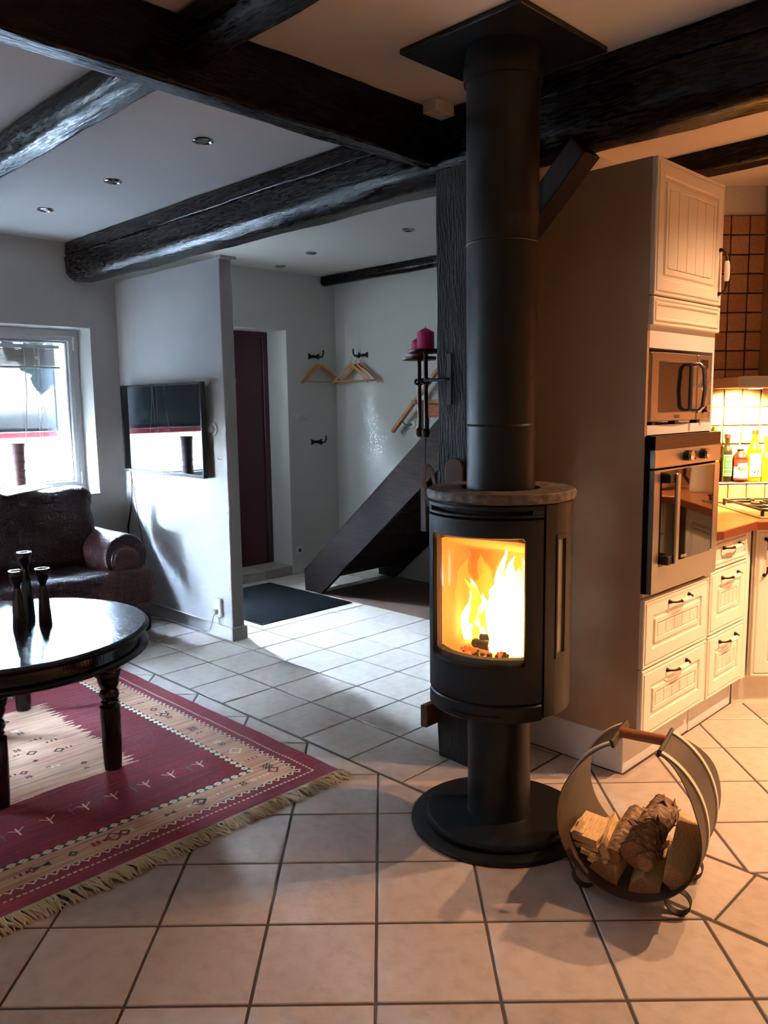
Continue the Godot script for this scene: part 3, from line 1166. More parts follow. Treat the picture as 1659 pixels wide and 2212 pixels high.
func hook(xf: Transform3D, flip: float, label: String) -> void:
	var o := thing("coat_hook", label, "hook", xf.origin, "wrought iron coat hooks in the hall")
	var half := [Vector2(0, 0.013), Vector2(0.03, 0.012), Vector2(0.048, 0.022), Vector2(0.066, 0.026), Vector2(0.06, 0.01), Vector2(0.064, 0.0)]
	var poly := []
	for s in [[1, 1], [1, -1], [-1, -1], [-1, 1]]:
		var q := half.duplicate()
		if s[0] * s[1] < 0:
			q.reverse()
		for p in q:
			poly.append(Vector2(p.x * s[0], p.y * s[1]))
	var cleaned := []
	for p in poly:
		if cleaned.is_empty() or cleaned[-1].distance_to(p) > 0.0005:
			cleaned.append(p)
	if cleaned[0].distance_to(cleaned[-1]) < 0.0005:
		cleaned.pop_back()
	var mb := MB.new()
	mb.xf = xf
	mb.prism(cleaned, 0.006, 0.001)
	build(mb, "back_plate", M["iron"], o, 0.0)
	mb = MB.new()
	mb.xf = xf
	var s := flip
	mb.tube([Vector3(0.045 * s, 0, 0.004), Vector3(0.05 * s, -0.006, 0.03), Vector3(0.055 * s, -0.004, 0.055), Vector3(0.057 * s, 0.016, 0.066), Vector3(0.058 * s, 0.055, 0.068)], 0.007, 8)
	build(mb, "upright_hook", M["iron"], o)
	mb = MB.new()
	mb.xf = xf
	mb.tube([Vector3(-0.0 * s, 0.0, 0.004), Vector3(0.0, -0.012, 0.03), Vector3(0.0, -0.022, 0.062), Vector3(0, -0.014, 0.08), Vector3(0, 0.004, 0.084)], 0.005, 8)
	build(mb, "peg", M["iron"], o)
	for x in [-0.05, 0.022]:
		mb = MB.new()
		mb.xf = xf * Transform3D(Basis(Vector3(1, 0, 0), PI / 2), Vector3(x * s, 0.0, 0.0055))
		mb.lathe([Vector2(0, 0), Vector2(0.005, 0), Vector2(0.004, 0.002), Vector2(0, 0.003)], 10)
		build(mb, "screw", M["seam_grey"], o)


func hanger(xf: Transform3D, label: String) -> void:
	var o := thing("coat_hanger", label, "hanger", xf.origin, "wooden coat hangers in the hall")
	o.transform = xf
	var pts := []
	var rad := []
	for i in 25:
		var t := -1.0 + i / 12.0
		var a := absf(t)
		pts.append(Vector3(0.225 * t, -0.062 - 0.135 * pow(a, 1.35) + 0.02 * (1 - a) * (1 - a), 0.018 * a * a))
		rad.append(0.0175 - 0.008 * a)
	var mb := MB.new()
	mb.tube(pts, rad, 8, false, Vector2(0.55, 1.0))
	build(mb, "shoulder", M["pine_0"], o, 50.0, true)
	mb = MB.new()
	mb.tube([Vector3(-0.2, -0.182, 0.013), Vector3(0.2, -0.182, 0.013)], 0.0055, 8)
	build(mb, "trouser_bar", M["pine_0"], o, 50.0, true)
	mb = MB.new()
	var hk := [Vector3(0, -0.04, 0), Vector3(0, -0.008, 0)]
	for i in 9:
		var a := -PI / 2 + PI * 1.25 * i / 8
		hk.append(Vector3(0.0 + 0.017 * cos(a) * 1.0, 0.012 + 0.017 * sin(a), 0))
	mb.tube(hk, 0.0016, 6)
	build(mb, "hook", M["chrome"], o, 60.0, true)


func make_stairs() -> void:
	var o := thing("staircase", "dark brown wooden staircase rising behind the stove along the hall wall", "stairs", Vector3(4.5, 0, -4.5))
	var sl := 0.843
	# outlines in (z, y); the xf lays them in planes across x
	var flip := func(x: float) -> Transform3D:
		return Transform3D(Basis(Vector3(0, 0, 1), Vector3(0, 1, 0), Vector3(1, 0, 0)), Vector3(x, 0, 0))
	var z1 := -2.35
	var poly := [Vector2(-5.03, 0.0), Vector2(-5.04, 0.171), Vector2(z1, 0.171 + sl * (z1 + 5.04)), Vector2(z1, sl * (z1 + 4.84)), Vector2(-4.84, 0.0)]
	for x in [4.107, 4.955]:
		var mb := MB.new()
		mb.xf = flip.call(x)
		mb.prism(poly, 0.042, 0.003)
		build(mb, "stringer", M["walnut_2"], o, 0.0)
	for i in 12:
		var y := 0.165 + 0.18 * i
		var z := -4.99 + 0.2135 * i
		var mb := MB.new()
		slab(mb, 4.149, 4.955, y - 0.035, y, z - 0.03, z + 0.225, 0.004)
		build(mb, "tread", M["walnut_0"], o, 0.0)
		mb = MB.new()
		slab(mb, 4.149, 4.955, y, y + 0.146, z + 0.2, z + 0.215)
		build(mb, "riser", M["walnut_0"], o, 0.0)
	var mb := MB.new()
	slab(mb, 4.104, 4.15, 0.62, 1.50, -3.745, -3.695, 0.004)
	build(mb, "newel_post", M["walnut_1"], o, 0.0)
	mb = MB.new()
	slab(mb, 3.99, 4.15, 1.5, 1.53, -3.72, -3.68, 0.004)
	slab(mb, 4.11, 4.15, 1.5, 1.53, -3.72, -2.6, 0.004)
	build(mb, "rail_board", M["pine_2"], o, 0.0)
	mb = MB.new()
	slab(mb, 4.118, 4.142, 1.41, 1.5, -3.695, -2.6, 0.003)
	build(mb, "side_board", M["stave_2"], o, 0.0)
	# wall handrail with its bracket
	var hr := thing("handrail", "light wooden round handrail sloping up the stair wall", "handrail", Vector3(4.93, 1.28, -4.8))
	mb = MB.new()
	mb.tube([Vector3(4.93, 1.272, -4.815), Vector3(4.93, 1.278, -4.805), Vector3(4.93, 2.3, -3.75)], [0.014, 0.021, 0.021], 14)
	build(mb, "rail", M["pine_1"], hr, 40.0)
	mb = MB.new()
	mb.xf = Transform3D(Basis(Vector3.BACK, PI / 2), Vector3(5.0, 1.335, -4.647))
	mb.lathe([Vector2(0, 0), Vector2(0.037, 0), Vector2(0.036, 0.006), Vector2(0.03, 0.009), Vector2(0, 0.009)], 28)
	mb.xf = Transform3D()
	build(mb, "wall_rose", M["white_plastic"], hr)
	mb = MB.new()
	mb.tube([Vector3(4.995, 1.335, -4.647), Vector3(4.97, 1.325, -4.66), Vector3(4.945, 1.34, -4.69), Vector3(4.932, 1.385, -4.715)], 0.007, 8)
	build(mb, "bracket_arm", M["chrome"], hr)


func sv(phi: float, r: float, y: float) -> Vector3:
	# a point of the stove: phi degrees to the right of the line to the camera, r from its axis
	var to_cam := Vector3(-STOVE.x, 0, -STOVE.z).normalized()
	var rgt := Vector3(to_cam.z, 0, -to_cam.x)
	var a := deg_to_rad(phi)
	return STOVE + (to_cam * cos(a) + rgt * sin(a)) * r + Vector3(0, y, 0)


func arc(mb: MB, p0: float, p1: float, r0: float, r1: float, y0: float, y1: float, bev := 0.0) -> void:
	# a curved plate of the stove
	var n := int(maxf(2, absf(p1 - p0) / 4.0))
	var rings := []
	for i in n + 1:
		var p := lerpf(p0, p1, float(i) / n)
		var ring := PackedVector3Array()
		for q in [[r0, y0], [r1 - bev, y0], [r1, y0 + bev], [r1, y1 - bev], [r1 - bev, y1], [r0, y1]]:
			ring.append(sv(p, q[0], q[1]))
		rings.append(ring)
	mb.loft(rings)


func curved_frame(mb: MB, o: PackedVector2Array, i: PackedVector2Array, r0: float, r1: float, bev := 0.003) -> void:
	# outlines in (degrees, height); three strips so that the plate follows its curve
	var s1 := PackedVector2Array()
	var s2 := PackedVector2Array()
	for k in o.size():
		s1.append(o[k].lerp(i[k], 0.33))
		s2.append(o[k].lerp(i[k], 0.67))
	var rings := []
	for w in [[o, r0], [o, r1 - bev], [o.duplicate(), r1, 0.04], [s1, r1], [s2, r1], [i.duplicate(), r1, 0.04], [i, r1 - bev], [i, r0], [s2, r0], [s1, r0]]:
		var ring := PackedVector3Array()
		for k in o.size():
			var p: Vector2 = w[0][k]
			if w.size() == 3:
				p = p.lerp(s1[k] if rings.size() == 2 else s2[k], w[2] * 2)
			ring.append(sv(p.x, w[1], p.y))
		rings.append(ring)
	mb.loft(rings, false, true)


func make_stove() -> void:
	var base := STOVE
	var mb := MB.new()
	mb.lathe([Vector2(0, 0), Vector2(0.316, 0), Vector2(0.318, 0.008), Vector2(0.314, 0.016), Vector2(0, 0.016)], 72, base)
	single(mb, "hearth_plate", M["pipe_black"], "round flat black hearth plate on the tiles under the stove", "hearth plate", base)
	var o := thing("wood_stove", "black round wood stove on a pedestal with a fire burning behind its curved glass", "stove", base + Vector3(0, 0.016, 0))
	mb = MB.new()
	mb.lathe([Vector2(0, 0.016), Vector2(0.258, 0.016), Vector2(0.262, 0.022), Vector2(0.262, 0.034), Vector2(0.256, 0.042), Vector2(0, 0.042)], 72, base)
	build(mb, "foot_plate", M["pipe_black"], o)
	mb = MB.new()
	mb.lathe([Vector2(0, 0.042), Vector2(0.115, 0.042), Vector2(0.112, 0.05), Vector2(0.112, 0.50), Vector2(0, 0.50)], 48, base)
	build(mb, "pedestal", M["stove_black"], o)
	var yb := 0.462
	var yt := 1.178
	# outer shell: right flank with its slim side window, round the back to the left edge
	mb = MB.new()
	var r0 := 0.232
	var r1 := 0.244
	arc(mb, 36.5, 48, r0, r1, yb + 0.005, yt, 0.002)
	arc(mb, 61, 281.5, r0, r1, yb + 0.005, yt, 0.002)
	arc(mb, 48, 61, r0, r1, 1.068, yt)
	arc(mb, 48, 61, r0, r1, yb + 0.005, 0.668)
	mb.lathe([Vector2(0, yb + 0.012), Vector2(0.236, yb + 0.012), Vector2(0.236, yb + 0.03), Vector2(0, yb + 0.03)], 48, base)
	mb.lathe([Vector2(0, yt - 0.02), Vector2(0.236, yt - 0.02), Vector2(0.236, yt), Vector2(0, yt)], 48, base)
	build(mb, "body", M["stove_black"], o)
	mb = MB.new()
	curved_frame(mb, rrect(47.6, 0.66, 61.4, 1.076, 0.02, 6, 3), rrect(49.4, 0.676, 59.8, 1.06, 0.012, 6, 3), 0.236, 0.247, 0.001)
	var sw := build(mb, "side_window", M["stove_black"], o)
	mb = MB.new()
	arc(mb, 49, 60, 0.236, 0.239, 0.67, 1.066)
	build(mb, "side_glass", M["stove_glass"], sw)
	# the curved front: louvre panel, door with its glass, lower lip
	var f0 := -76.0
	var f1 := 33.5
	mb = MB.new()
	arc(mb, f0, f1, 0.236, 0.249, 1.162, 1.176, 0.002)
	arc(mb, f0, f1, 0.236, 0.249, 1.138, 1.148, 0.002)
	arc(mb, f0, -68, 0.236, 0.249, 1.148, 1.162)
	arc(mb, 24, f1, 0.236, 0.249, 1.148, 1.162)
	build(mb, "louvre_panel", M["stove_black"], o)
	mb = MB.new()
	arc(mb, -68, 24, 0.222, 0.226, 1.148, 1.162)
	build(mb, "air_slot", M["soot"], o)
	mb = MB.new()
	curved_frame(mb, drect(f0, 0.524, f1, 1.132, 0.008, 26), drect(-64.5, 0.650, 19.0, 1.073, 0.018, 26), 0.236, 0.250, 0.003)
	var dr := build(mb, "door", M["stove_black"], o)
	mb = MB.new()
	arc(mb, -65, 19.5, 0.233, 0.2355, 0.646, 1.077)
	build(mb, "door_glass", M["stove_glass"], dr)
	mb = MB.new()
	arc(mb, 34.3, 36.2, 0.228, 0.236, 0.53, 1.13)
	build(mb, "door_gap", M["soot"], dr)
	mb = MB.new()
	arc(mb, f0, f1, 0.21, 0.250, yb, 0.518, 0.004)
	build(mb, "ash_lip", M["stove_black"], o)
	mb = MB.new()
	arc(mb, -40, 0, 0.2505, 0.256, yb + 0.006, 0.486, 0.002)
	build(mb, "air_lever", M["stove_black"], o)
	# firebox: pale slabs, the upper baffle sloping down to the back
	var fx := Transform3D()
	var fdir := (sv(-21, 1, 0) - STOVE).normalized()
	fx.basis = Basis(Vector3(fdir.z, 0, -fdir.x), Vector3.UP, fdir)
	fx.origin = base
	var fb := build_firebox(o, fx)
	fb.name = "firebox"
	# stone top with a ring of slots round the flue
	mb = MB.new()
	mb.lathe([Vector2(0.135, 1.18), Vector2(0.246, 1.18), Vector2(0.2535, 1.186), Vector2(0.2545, 1.205), Vector2(0.248, 1.214), Vector2(0.135, 1.214)], 64, base)
	build(mb, "stone_top", M["soapstone"], o)
	mb = MB.new()
	for i in 4:
		var r := 0.121 + i * 0.004
		mb.lathe([Vector2(r, 1.18), Vector2(r + 0.002, 1.18), Vector2(r + 0.002, 1.212), Vector2(r, 1.212)], 48, base)
	build(mb, "vent_grille", M["iron"], o)
	make_fire(fx)
	# flue pipe and its plate on the ceiling
	var p := thing("stove_pipe", "thick black flue pipe from the stove up to the ceiling", "flue pipe", base + Vector3(0, 1.18, 0))
	mb = MB.new()
	mb.lathe([Vector2(0, 1.18), Vector2(0.1165, 1.18), Vector2(0.1165, 1.425), Vector2(0, 1.425)], 56, base)
	build(mb, "lower_section", M["pipe_black"], p)
	mb = MB.new()
	mb.lathe([Vector2(0, 1.43), Vector2(0.1165, 1.43), Vector2(0.1185, 2.017), Vector2(0, 2.017)], 56, base)
	build(mb, "middle_section", M["pipe_black"], p)
	mb = MB.new()
	mb.lathe([Vector2(0, 2.023), Vector2(0.1185, 2.023), Vector2(0.1195, 2.625), Vector2(0, 2.625)], 56, base)
	build(mb, "upper_section", M["pipe_black"], p)
	for y in [1.4275, 2.02]:
		mb = MB.new()
		mb.lathe([Vector2(0.10, y - 0.004), Vector2(0.1183, y - 0.004), Vector2(0.1205, y), Vector2(0.1183, y + 0.004), Vector2(0.10, y + 0.004)], 56, base)
		build(mb, "seam_ring", M["pipe_black"], p)
	mb = MB.new()
	mb.lathe([Vector2(0.115, 2.52), Vector2(0.127, 2.52), Vector2(0.129, 2.56), Vector2(0.122, 2.60), Vector2(0.115, 2.60)], 56, base)
	build(mb, "collar", M["pipe_black"], p)
	mb = MB.new()
	slab(mb, 2.012, 2.49, 2.622, 2.64, -1.915, -1.437, 0.003)
	single(mb, "ceiling_plate", M["pipe_black"], "square black plate on the ceiling around the flue pipe", "plate", Vector3(2.25, 2.63, -1.676), "", 0.0)


func drect(x0: float, y0: float, x1: float, y1: float, r: float, per: int) -> PackedVector2Array:
	# rounded rectangle in (degrees, metres): the corner radius is r metres both ways
	var s := 0.245 * PI / 180.0
	var out := PackedVector2Array()
	for p in rrect(x0 * s, y0, x1 * s, y1, r, per, 4):
		out.append(Vector2(p.x / s, p.y))
	return out


func build_firebox(o: Node3D, fx: Transform3D) -> Node3D:
	# local axes: x to the right, z towards the glass
	var mb := MB.new()
	mb.xf = fx
	var root: MeshInstance3D = null
	# floor and front lip of the grate
	var outline := [Vector2(-0.19, -0.13), Vector2(0.19, -0.13), Vector2(0.19, 0.105), Vector2(0.13, 0.175), Vector2(-0.13, 0.175), Vector2(-0.19, 0.105)]
	var r0 := PackedVector3Array()
	var r1 := PackedVector3Array()
	var r2 := PackedVector3Array()
	var r3 := PackedVector3Array()
	for p in outline:
		r0.append(Vector3(p.x, 0.60, p.y))
		r1.append(Vector3(p.x, 0.645, p.y))
		var y: float = 0.955 + (p.y + 0.16) / 0.345 * 0.105
		r2.append(Vector3(p.x, y, p.y))
		r3.append(Vector3(p.x, y + 0.025, p.y))
	mb.loft([r0, r1])
	root = build(mb, "firebox", M["vermiculite"], o, 0.0)
	mb = MB.new()
	mb.xf = fx
	slab(mb, -0.165, 0.165, 0.64, 0.97, -0.165, -0.135)
	build(mb, "back_slab", M["vermiculite"], root, 0.0)
	for s in [-1, 1]:
		mb = MB.new()
		mb.xf = fx
		if s < 0:
			mb.box(Vector3(-0.178, 0.855, -0.01), Vector3(0.025, 0.46, 0.27))
		else:
			mb.box(Vector3(0.178, 0.855, -0.09), Vector3(0.025, 0.46, 0.11))
			mb.box(Vector3(0.178, 0.855, 0.09), Vector3(0.025, 0.46, 0.07))
		build(mb, "side_slab", M["vermiculite"], root, 0.0)
	mb = MB.new()
	mb.xf = fx
	mb.loft([r2, r3])
	build(mb, "baffle", M["vermiculite"], root, 0.0)
	mb = MB.new()
	mb.xf = Transform3D()
	arc(mb, -70, 26, 0.205, 0.232, 0.64, 0.672)
	build(mb, "glass_ledge", M["soot"], root)
	return root


func make_fire(fx: Transform3D) -> void:
	var f := thing("fire", "bright yellow fire flaming behind the stove glass", "fire", fx * Vector3(0, 0.65, 0))
	var nz := noise(3.0, 2, FastNoiseLite.TYPE_SIMPLEX_SMOOTH, 4)
	# [x, z, height, radius, material]: a hot mass on the right, smaller tongues on the left, thin veils round both
	var list := [[0.005, -0.05, 0.34, 0.026, 0]]
	var fr := RandomNumberGenerator.new()
	fr.seed = 21
	for i in 26:
		list.append([fr.randf_range(0.0, 0.135), fr.randf_range(-0.07, 0.09), fr.randf_range(0.22, 0.36), fr.randf_range(0.045, 0.07), 0])
	for i in 12:
		list.append([fr.randf_range(-0.13, 0.0), fr.randf_range(-0.09, 0.0), fr.randf_range(0.10, 0.26), fr.randf_range(0.025, 0.045), 1 if i % 3 else 0])
	for i in 10:
		list.append([fr.randf_range(-0.13, 0.03), fr.randf_range(-0.10, 0.02), fr.randf_range(0.18, 0.32), fr.randf_range(0.03, 0.06), 2])
	for i in 10:
		list.append([fr.randf_range(0.03, 0.14), fr.randf_range(-0.09, 0.08), fr.randf_range(0.26, 0.36), fr.randf_range(0.05, 0.075), 2])
	for q in list:
		var rings := []
		for i in 13:
			var t := i / 12.0
			var w: float = q[3] * sin(PI * minf(1.0, 0.22 + t * 0.5 + 0.28 * t * t)) * (1.0 - 0.45 * t) + 0.0012
			if i == 12:
				w = 0.001
			var c := Vector3(q[0] + nz.get_noise_2d(q[0] * 40, t * 0.5) * 0.05 * t, 0.655 + q[2] * t, q[1] + nz.get_noise_2d(t * 0.5, q[1] * 40) * 0.04 * t)
			var ring := PackedVector3Array()
			for k in 12:
				var a := TAU * k / 12
				var rr := w * (1.0 + 0.35 * nz.get_noise_3d(cos(a) * 0.3 + q[0] * 20, t * 0.7, sin(a) * 0.3))
				ring.append(fx * (c + Vector3(cos(a), 0, sin(a)) * rr))
			rings.append(ring)
		var mb := MB.new()
		mb.loft(rings)
		build(mb, "flame", M[["flame_core", "flame_yellow", "flame_veil"][q[4]]], f)
	var l := OmniLight3D.new()
	l.name = "fire_light"
	l.light_color = Color(1.0, 0.61, 0.24)
	l.light_energy = 0.42
	l.light_size = 0.04
	l.omni_range = 6.0
	l.omni_attenuation = 2.0
	l.shadow_enabled = true
	l.position = fx * Vector3(0.05, 0.80, 0.0)
	add_child(l)
	# added glowing lumps, standing in for red firelight on the ledge behind the glass
	for i in 34:
		var a := fr.randf_range(-0.7, 0.7)
		var r := fr.randf_range(0.15, 0.19)
		var p := Vector3(sin(a) * r * 0.8, 0.655 + fr.randf_range(0.0, 0.012), cos(a) * r * 0.85)
		var mb := MB.new()
		mb.xf = fx * Transform3D(Basis.from_euler(Vector3(fr.randf() * 6, fr.randf() * 6, fr.randf() * 6)), p)
		var s := fr.randf_range(0.006, 0.013)
		mb.box(Vector3.ZERO, Vector3(s * 1.5, s, s * 1.2), s * 0.2)
		build(mb, "added_ember", M["added_ember"] if i % 3 else M["soot"], f, 0.0)
	# logs in the fire
	var what := ["charred burning log leaning in the fire", "small glowing log lying at the front of the fire", "thin burning stick behind the glass, lying flat"]
	var ends := [[Vector3(0.02, 0.665, 0.07), Vector3(0.035, 0.755, -0.03), 0.03], [Vector3(-0.075, 0.665, 0.05), Vector3(0.0, 0.672, 0.09), 0.016], [Vector3(-0.06, 0.682, 0.03), Vector3(0.01, 0.69, 0.04), 0.013]]
	for i in 3:
		var a: Vector3 = ends[i][0]
		var b: Vector3 = ends[i][1]
		var pts := []
		var rad := []
		for k in 7:
			pts.append(fx * a.lerp(b, k / 6.0))
			rad.append(ends[i][2] * (1.0 + 0.25 * nz.get_noise_2d(k * 3.1, i * 9.0)))
		var mb := MB.new()
		mb.tube(pts, rad, 7)
		single(mb, "burning_log", M["soot"], what[i], "log", fx * a, "logs in the fire", 20.0)


func panel_front(w: float, h: float, boards: int, inset := 0.075) -> MB:
	# a cupboard front: routed edge line, sunk border, raised field of narrow boards; x 0..w, y 0..h, front towards +z
	var mb := MB.new()
	slab(mb, 0.001, w - 0.001, 0.001, h - 0.001, 0, 0.0145)
	var f := flat_f
	frame_ring(mb, rrect(0, 0, w, h, 0.002, 2, 1), rrect(0.013, 0.013, w - 0.013, h - 0.013, 0.002, 2, 1), 0.0, 0.0195, f, 0.004)
	frame_ring(mb, rrect(0.0155, 0.0155, w - 0.0155, h - 0.0155, 0.002, 2, 1), rrect(inset, inset, w - inset, h - inset, 0.002, 2, 1), 0.010, 0.021, f, 0.005)
	if boards > 0:
		var a := inset + 0.012
		var b := inset + 0.04
		frame_ring(mb, rrect(a, a, w - a, h - a, 0.002, 2, 1), rrect(b, b, w - b, h - b, 0.002, 2, 1), 0.012, 0.0215, func(x, y, z): return Vector3(x, y, z), 0.007)
		var bw := (w - 2 * b) / boards
		for i in boards:
			mb.box(Vector3(b + bw * (i + 0.5), h / 2, 0.0165), Vector3(bw - 0.003, h - 2 * b, 0.0085), 0.0015)
	return mb


func bow_handle(parent: Node, at: Vector3, upright := false) -> void:
	# bronze bow with a porcelain grip, in the local frame of the front it sits on
	var b := Basis(Vector3.BACK, PI / 2) if upright else Basis()
	var mb: MB
	for s in [-1, 1]:
		mb = MB.new()
		mb.xf = Transform3D(b, at)
		mb.tube([Vector3(0.088 * s, 0, 0), Vector3(0.088 * s, 0, 0.004), Vector3(0.086 * s, 0, 0.014), Vector3(0.074 * s, 0, 0.026), Vector3(0.052 * s, 0, 0.031), Vector3(0.04 * s, 0, 0.032)], [0.0095, 0.009, 0.004, 0.004, 0.005, 0.007], 10)
		build(mb, "handle_bow", M["bronze"], parent, 40.0, true).set_meta("label", "bronze half of the bow handle")
	mb = MB.new()
	mb.xf = Transform3D(b, at)
	mb.tube([Vector3(-0.041, 0, 0.032), Vector3(-0.036, 0, 0.032), Vector3(-0.02, 0, 0.033), Vector3(0.02, 0, 0.033), Vector3(0.036, 0, 0.032), Vector3(0.041, 0, 0.032)], [0.007, 0.0095, 0.011, 0.011, 0.0095, 0.007], 12)
	var g := build(mb, "grip", M["porcelain"], parent, 40.0, true)
	g.set_meta("label", "white porcelain grip")


func front(parent: Node3D, called: String, x: float, y: float, z: float, w: float, h: float, boards: int, handle := 1, inset := 0.075) -> MeshInstance3D:
	var o := build(panel_front(w, h, boards, inset), called, M["cream"], parent, 0.0, true)
	o.position = Vector3(x, y, z) - parent.position if parent.rotation == Vector3.ZERO else Vector3(x, y, z)
	if handle == 1:
		bow_handle(o, Vector3(w / 2, h - 0.042, 0.021))
	elif handle == 2:
		bow_handle(o, Vector3(w - 0.032, 0.135, 0.021), true)
	elif handle == 3:
		bow_handle(o, Vector3(0.045, h - 0.135, 0.021), true)
	return o


func corner_xf() -> Transform3D:
	return Transform3D(Basis(DR, Vector3.UP, -DF), DF * 4.5)


func make_kitchen() -> void:
	var cz := -1.46      # carcass fronts; doors stand 2 cm before them
	var t := thing("tall_cabinet", "tall cream kitchen cupboard housing the oven and microwave, with a brown side panel", "cupboard", Vector3(2.862, 0, -2.058))
	var mb := MB.new()
	slab(mb, 2.862, 2.88, 0.158, 2.382, -2.058, -1.461, 0.001)
	build(mb, "side_panel", M["taupe_panel"], t, 0.0).set_meta("label", "plain brown side panel")
	mb = MB.new()
	slab(mb, 3.444, 3.462, 0.158, 2.378, -2.058, cz)
	slab(mb, 2.88, 3.444, 2.36, 2.378, -2.058, cz)
	slab(mb, 2.88, 3.444, 0.158, 0.176, -2.058, cz)
	slab(mb, 2.88, 3.444, 0.735, 0.752, -2.058, cz)
	slab(mb, 2.88, 3.444, 1.372, 1.408, -2.058, cz - 0.0)
	slab(mb, 2.88, 3.444, 1.70, 1.79, -2.058, cz)
	slab(mb, 2.88, 3.444, 0.158, 2.378, -2.058, -2.05)
	build(mb, "carcass", M["white_melamine"], t, 0.0)
	mb = MB.new()
	slab(mb, 2.862, 3.462, 0.0, 0.156, -2.058, -1.515, 0.002)
	build(mb, "plinth", M["white_melamine"], t, 0.0)
	front(t, "door", 2.864, 1.893, cz, 0.595, 0.488, 5, 2, 0.062)
	front(t, "filler_panel", 2.864, 1.782, cz, 0.595, 0.105, 0, 0, 0.03)
	front(t, "drawer", 2.864, 0.452, cz, 0.595, 0.281, 5)
	front(t, "drawer", 2.864, 0.165, cz, 0.595, 0.281, 5)
	make_microwave()
	make_oven()
	# three-drawer unit beside it
	var b := thing("base_cabinet", "cream three-drawer base unit right beside the oven cupboard", "cupboard", Vector3(3.466, 0, -2.05))
	mb = MB.new()
	slab(mb, 3.466, 3.888, 0.15, 0.894, -2.05, cz)
	build(mb, "carcass", M["cream"], b, 0.0)
	front(b, "drawer", 3.476, 0.754, cz, 0.41, 0.13, 0, 1, 0.034)
	front(b, "drawer", 3.476, 0.457, cz, 0.41, 0.29, 4)
	front(b, "drawer", 3.476, 0.16, cz, 0.41, 0.29, 4)
	mb = MB.new()
	slab(mb, 3.89, 3.935, 0.15, 0.89, cz, -1.444, 0.004)
	build(mb, "filler_strip", M["cream"], b, 0.0)
	mb = MB.new()
	slab(mb, 3.463, 3.932, 0.0, 0.15, -2.05, -1.512, 0.001)
	build(mb, "plinth", M["white_melamine"], b, 0.0)
	# corner unit under the hob, set at 45 degrees
	var c := thing("corner_cabinet", "cream corner base unit under the gas hob, set diagonally", "cupboard", DF * 3.8 + DR * 1.765)
	c.rotation.y = -PI / 4
	mb = MB.new()
	slab(mb, 0.012, 0.97, 0.15, 0.894, -0.4, -0.02)
	build(mb, "carcass", M["cream"], c, 0.0, true)
	front(c, "door", 0.02, 0.155, -0.02, 0.46, 0.73, 4, 3)
	front(c, "door", 0.49, 0.155, -0.02, 0.46, 0.73, 4, 2)
	mb = MB.new()
	slab(mb, -0.045, 0.98, 0.0, 0.15, -0.4, -0.047)
	build(mb, "plinth", M["cream"], c, 0.0, true)
	# units along the side wall, mirrored in the oven glass
	for i in 3:
		var s := thing("base_cabinet", ["cream base unit along the side wall next to the hob corner", "middle cream base unit along the side wall", "last cream base unit along the side wall"][i], "cupboard", Vector3(4.62, 0, -0.62 + i * 0.62 + 0.3), "base units along the side wall")
		s.rotation.y = -PI / 2
		mb = MB.new()
		slab(mb, -0.3, 0.31, 0.15, 0.894, -0.58, -0.02)
		build(mb, "carcass", M["cream"], s, 0.0, true)
		front(s, "drawer", -0.295, 0.70, -0.02, 0.60, 0.185, 0, 1, 0.034)
		front(s, "drawer", -0.295, 0.43, -0.02, 0.60, 0.262, 5)
		front(s, "drawer", -0.295, 0.16, -0.02, 0.60, 0.262, 5)
		mb = MB.new()
		slab(mb, -0.3, 0.31, 0.0, 0.15, -0.5, -0.06)
		build(mb, "plinth", M["cream"], s, 0.0, true)
	# worktop, one continuous slab round the corner
	mb = MB.new()
	mb.xf = Transform3D(Basis(Vector3(1, 0, 0), Vector3(0, 0, -1), Vector3(0, 1, 0)), Vector3(0, 0.895, 0))
	mb.prism([Vector2(3.464, 2.045), Vector2(3.464, 1.425), Vector2(3.495, 1.402), Vector2(3.875, 1.402), Vector2(4.57, 0.707), Vector2(4.57, -1.3), Vector2(5.235, -1.3), Vector2(5.235, 0.992), Vector2(4.182, 2.045)], 0.041, 0.004)
	mb.xf = Transform3D()
	var wt := thing("worktop", "oiled wooden worktop with a reddish front edge, under the bottles", "worktop", Vector3(4.2, 0.895, -1.5))
	build(mb, "worktop_slab", M["staves_0"], wt, 0.0)
	mb = MB.new()
	var line := [Vector2(3.4635, -1.425), Vector2(3.495, -1.402), Vector2(3.875, -1.402), Vector2(4.57, -0.707), Vector2(4.57, 1.3)]
	var rings := []
	for i in line.size():
		var d0: Vector2 = (line[maxi(i, 1)] - line[maxi(i, 1) - 1]).normalized()
		var j := mini(i + 1, line.size() - 1)
		var d1: Vector2 = (line[j] - line[j - 1]).normalized()
		var n := (Vector2(-d0.y, d0.x) + Vector2(-d1.y, d1.x)).normalized()
		var ring := PackedVector3Array()
		for q in [[-0.003, 0.896], [0.003, 0.896], [0.004, 0.9], [0.004, 0.931], [0.002, 0.9345], [-0.003, 0.9345]]:
			ring.append(Vector3(line[i].x + n.x * q[0], q[1], line[i].y + n.y * q[0]))
		rings.append(ring)
	mb.loft(rings)
	build(mb, "front_edge", M["worktop_edge"], wt, 0.0)
	make_corner_wall()
	make_hob()
	make_bottles()
	# seen only in the oven door: toaster and kettle on the side worktop
	var to := thing("toaster", "cream rounded toaster on the side worktop, mirrored in the oven door", "toaster", Vector3(4.95, 0.936, -0.35))
	mb = MB.new()
	mb.rbox(Vector3(4.95, 1.036, -0.35), Vector3(0.2, 0.19, 0.34), 0.045, 4)
	build(mb, "body", M["cream"], to)
	mb = MB.new()
	slab(mb, 4.90, 4.925, 1.128, 1.134, -0.47, -0.23)
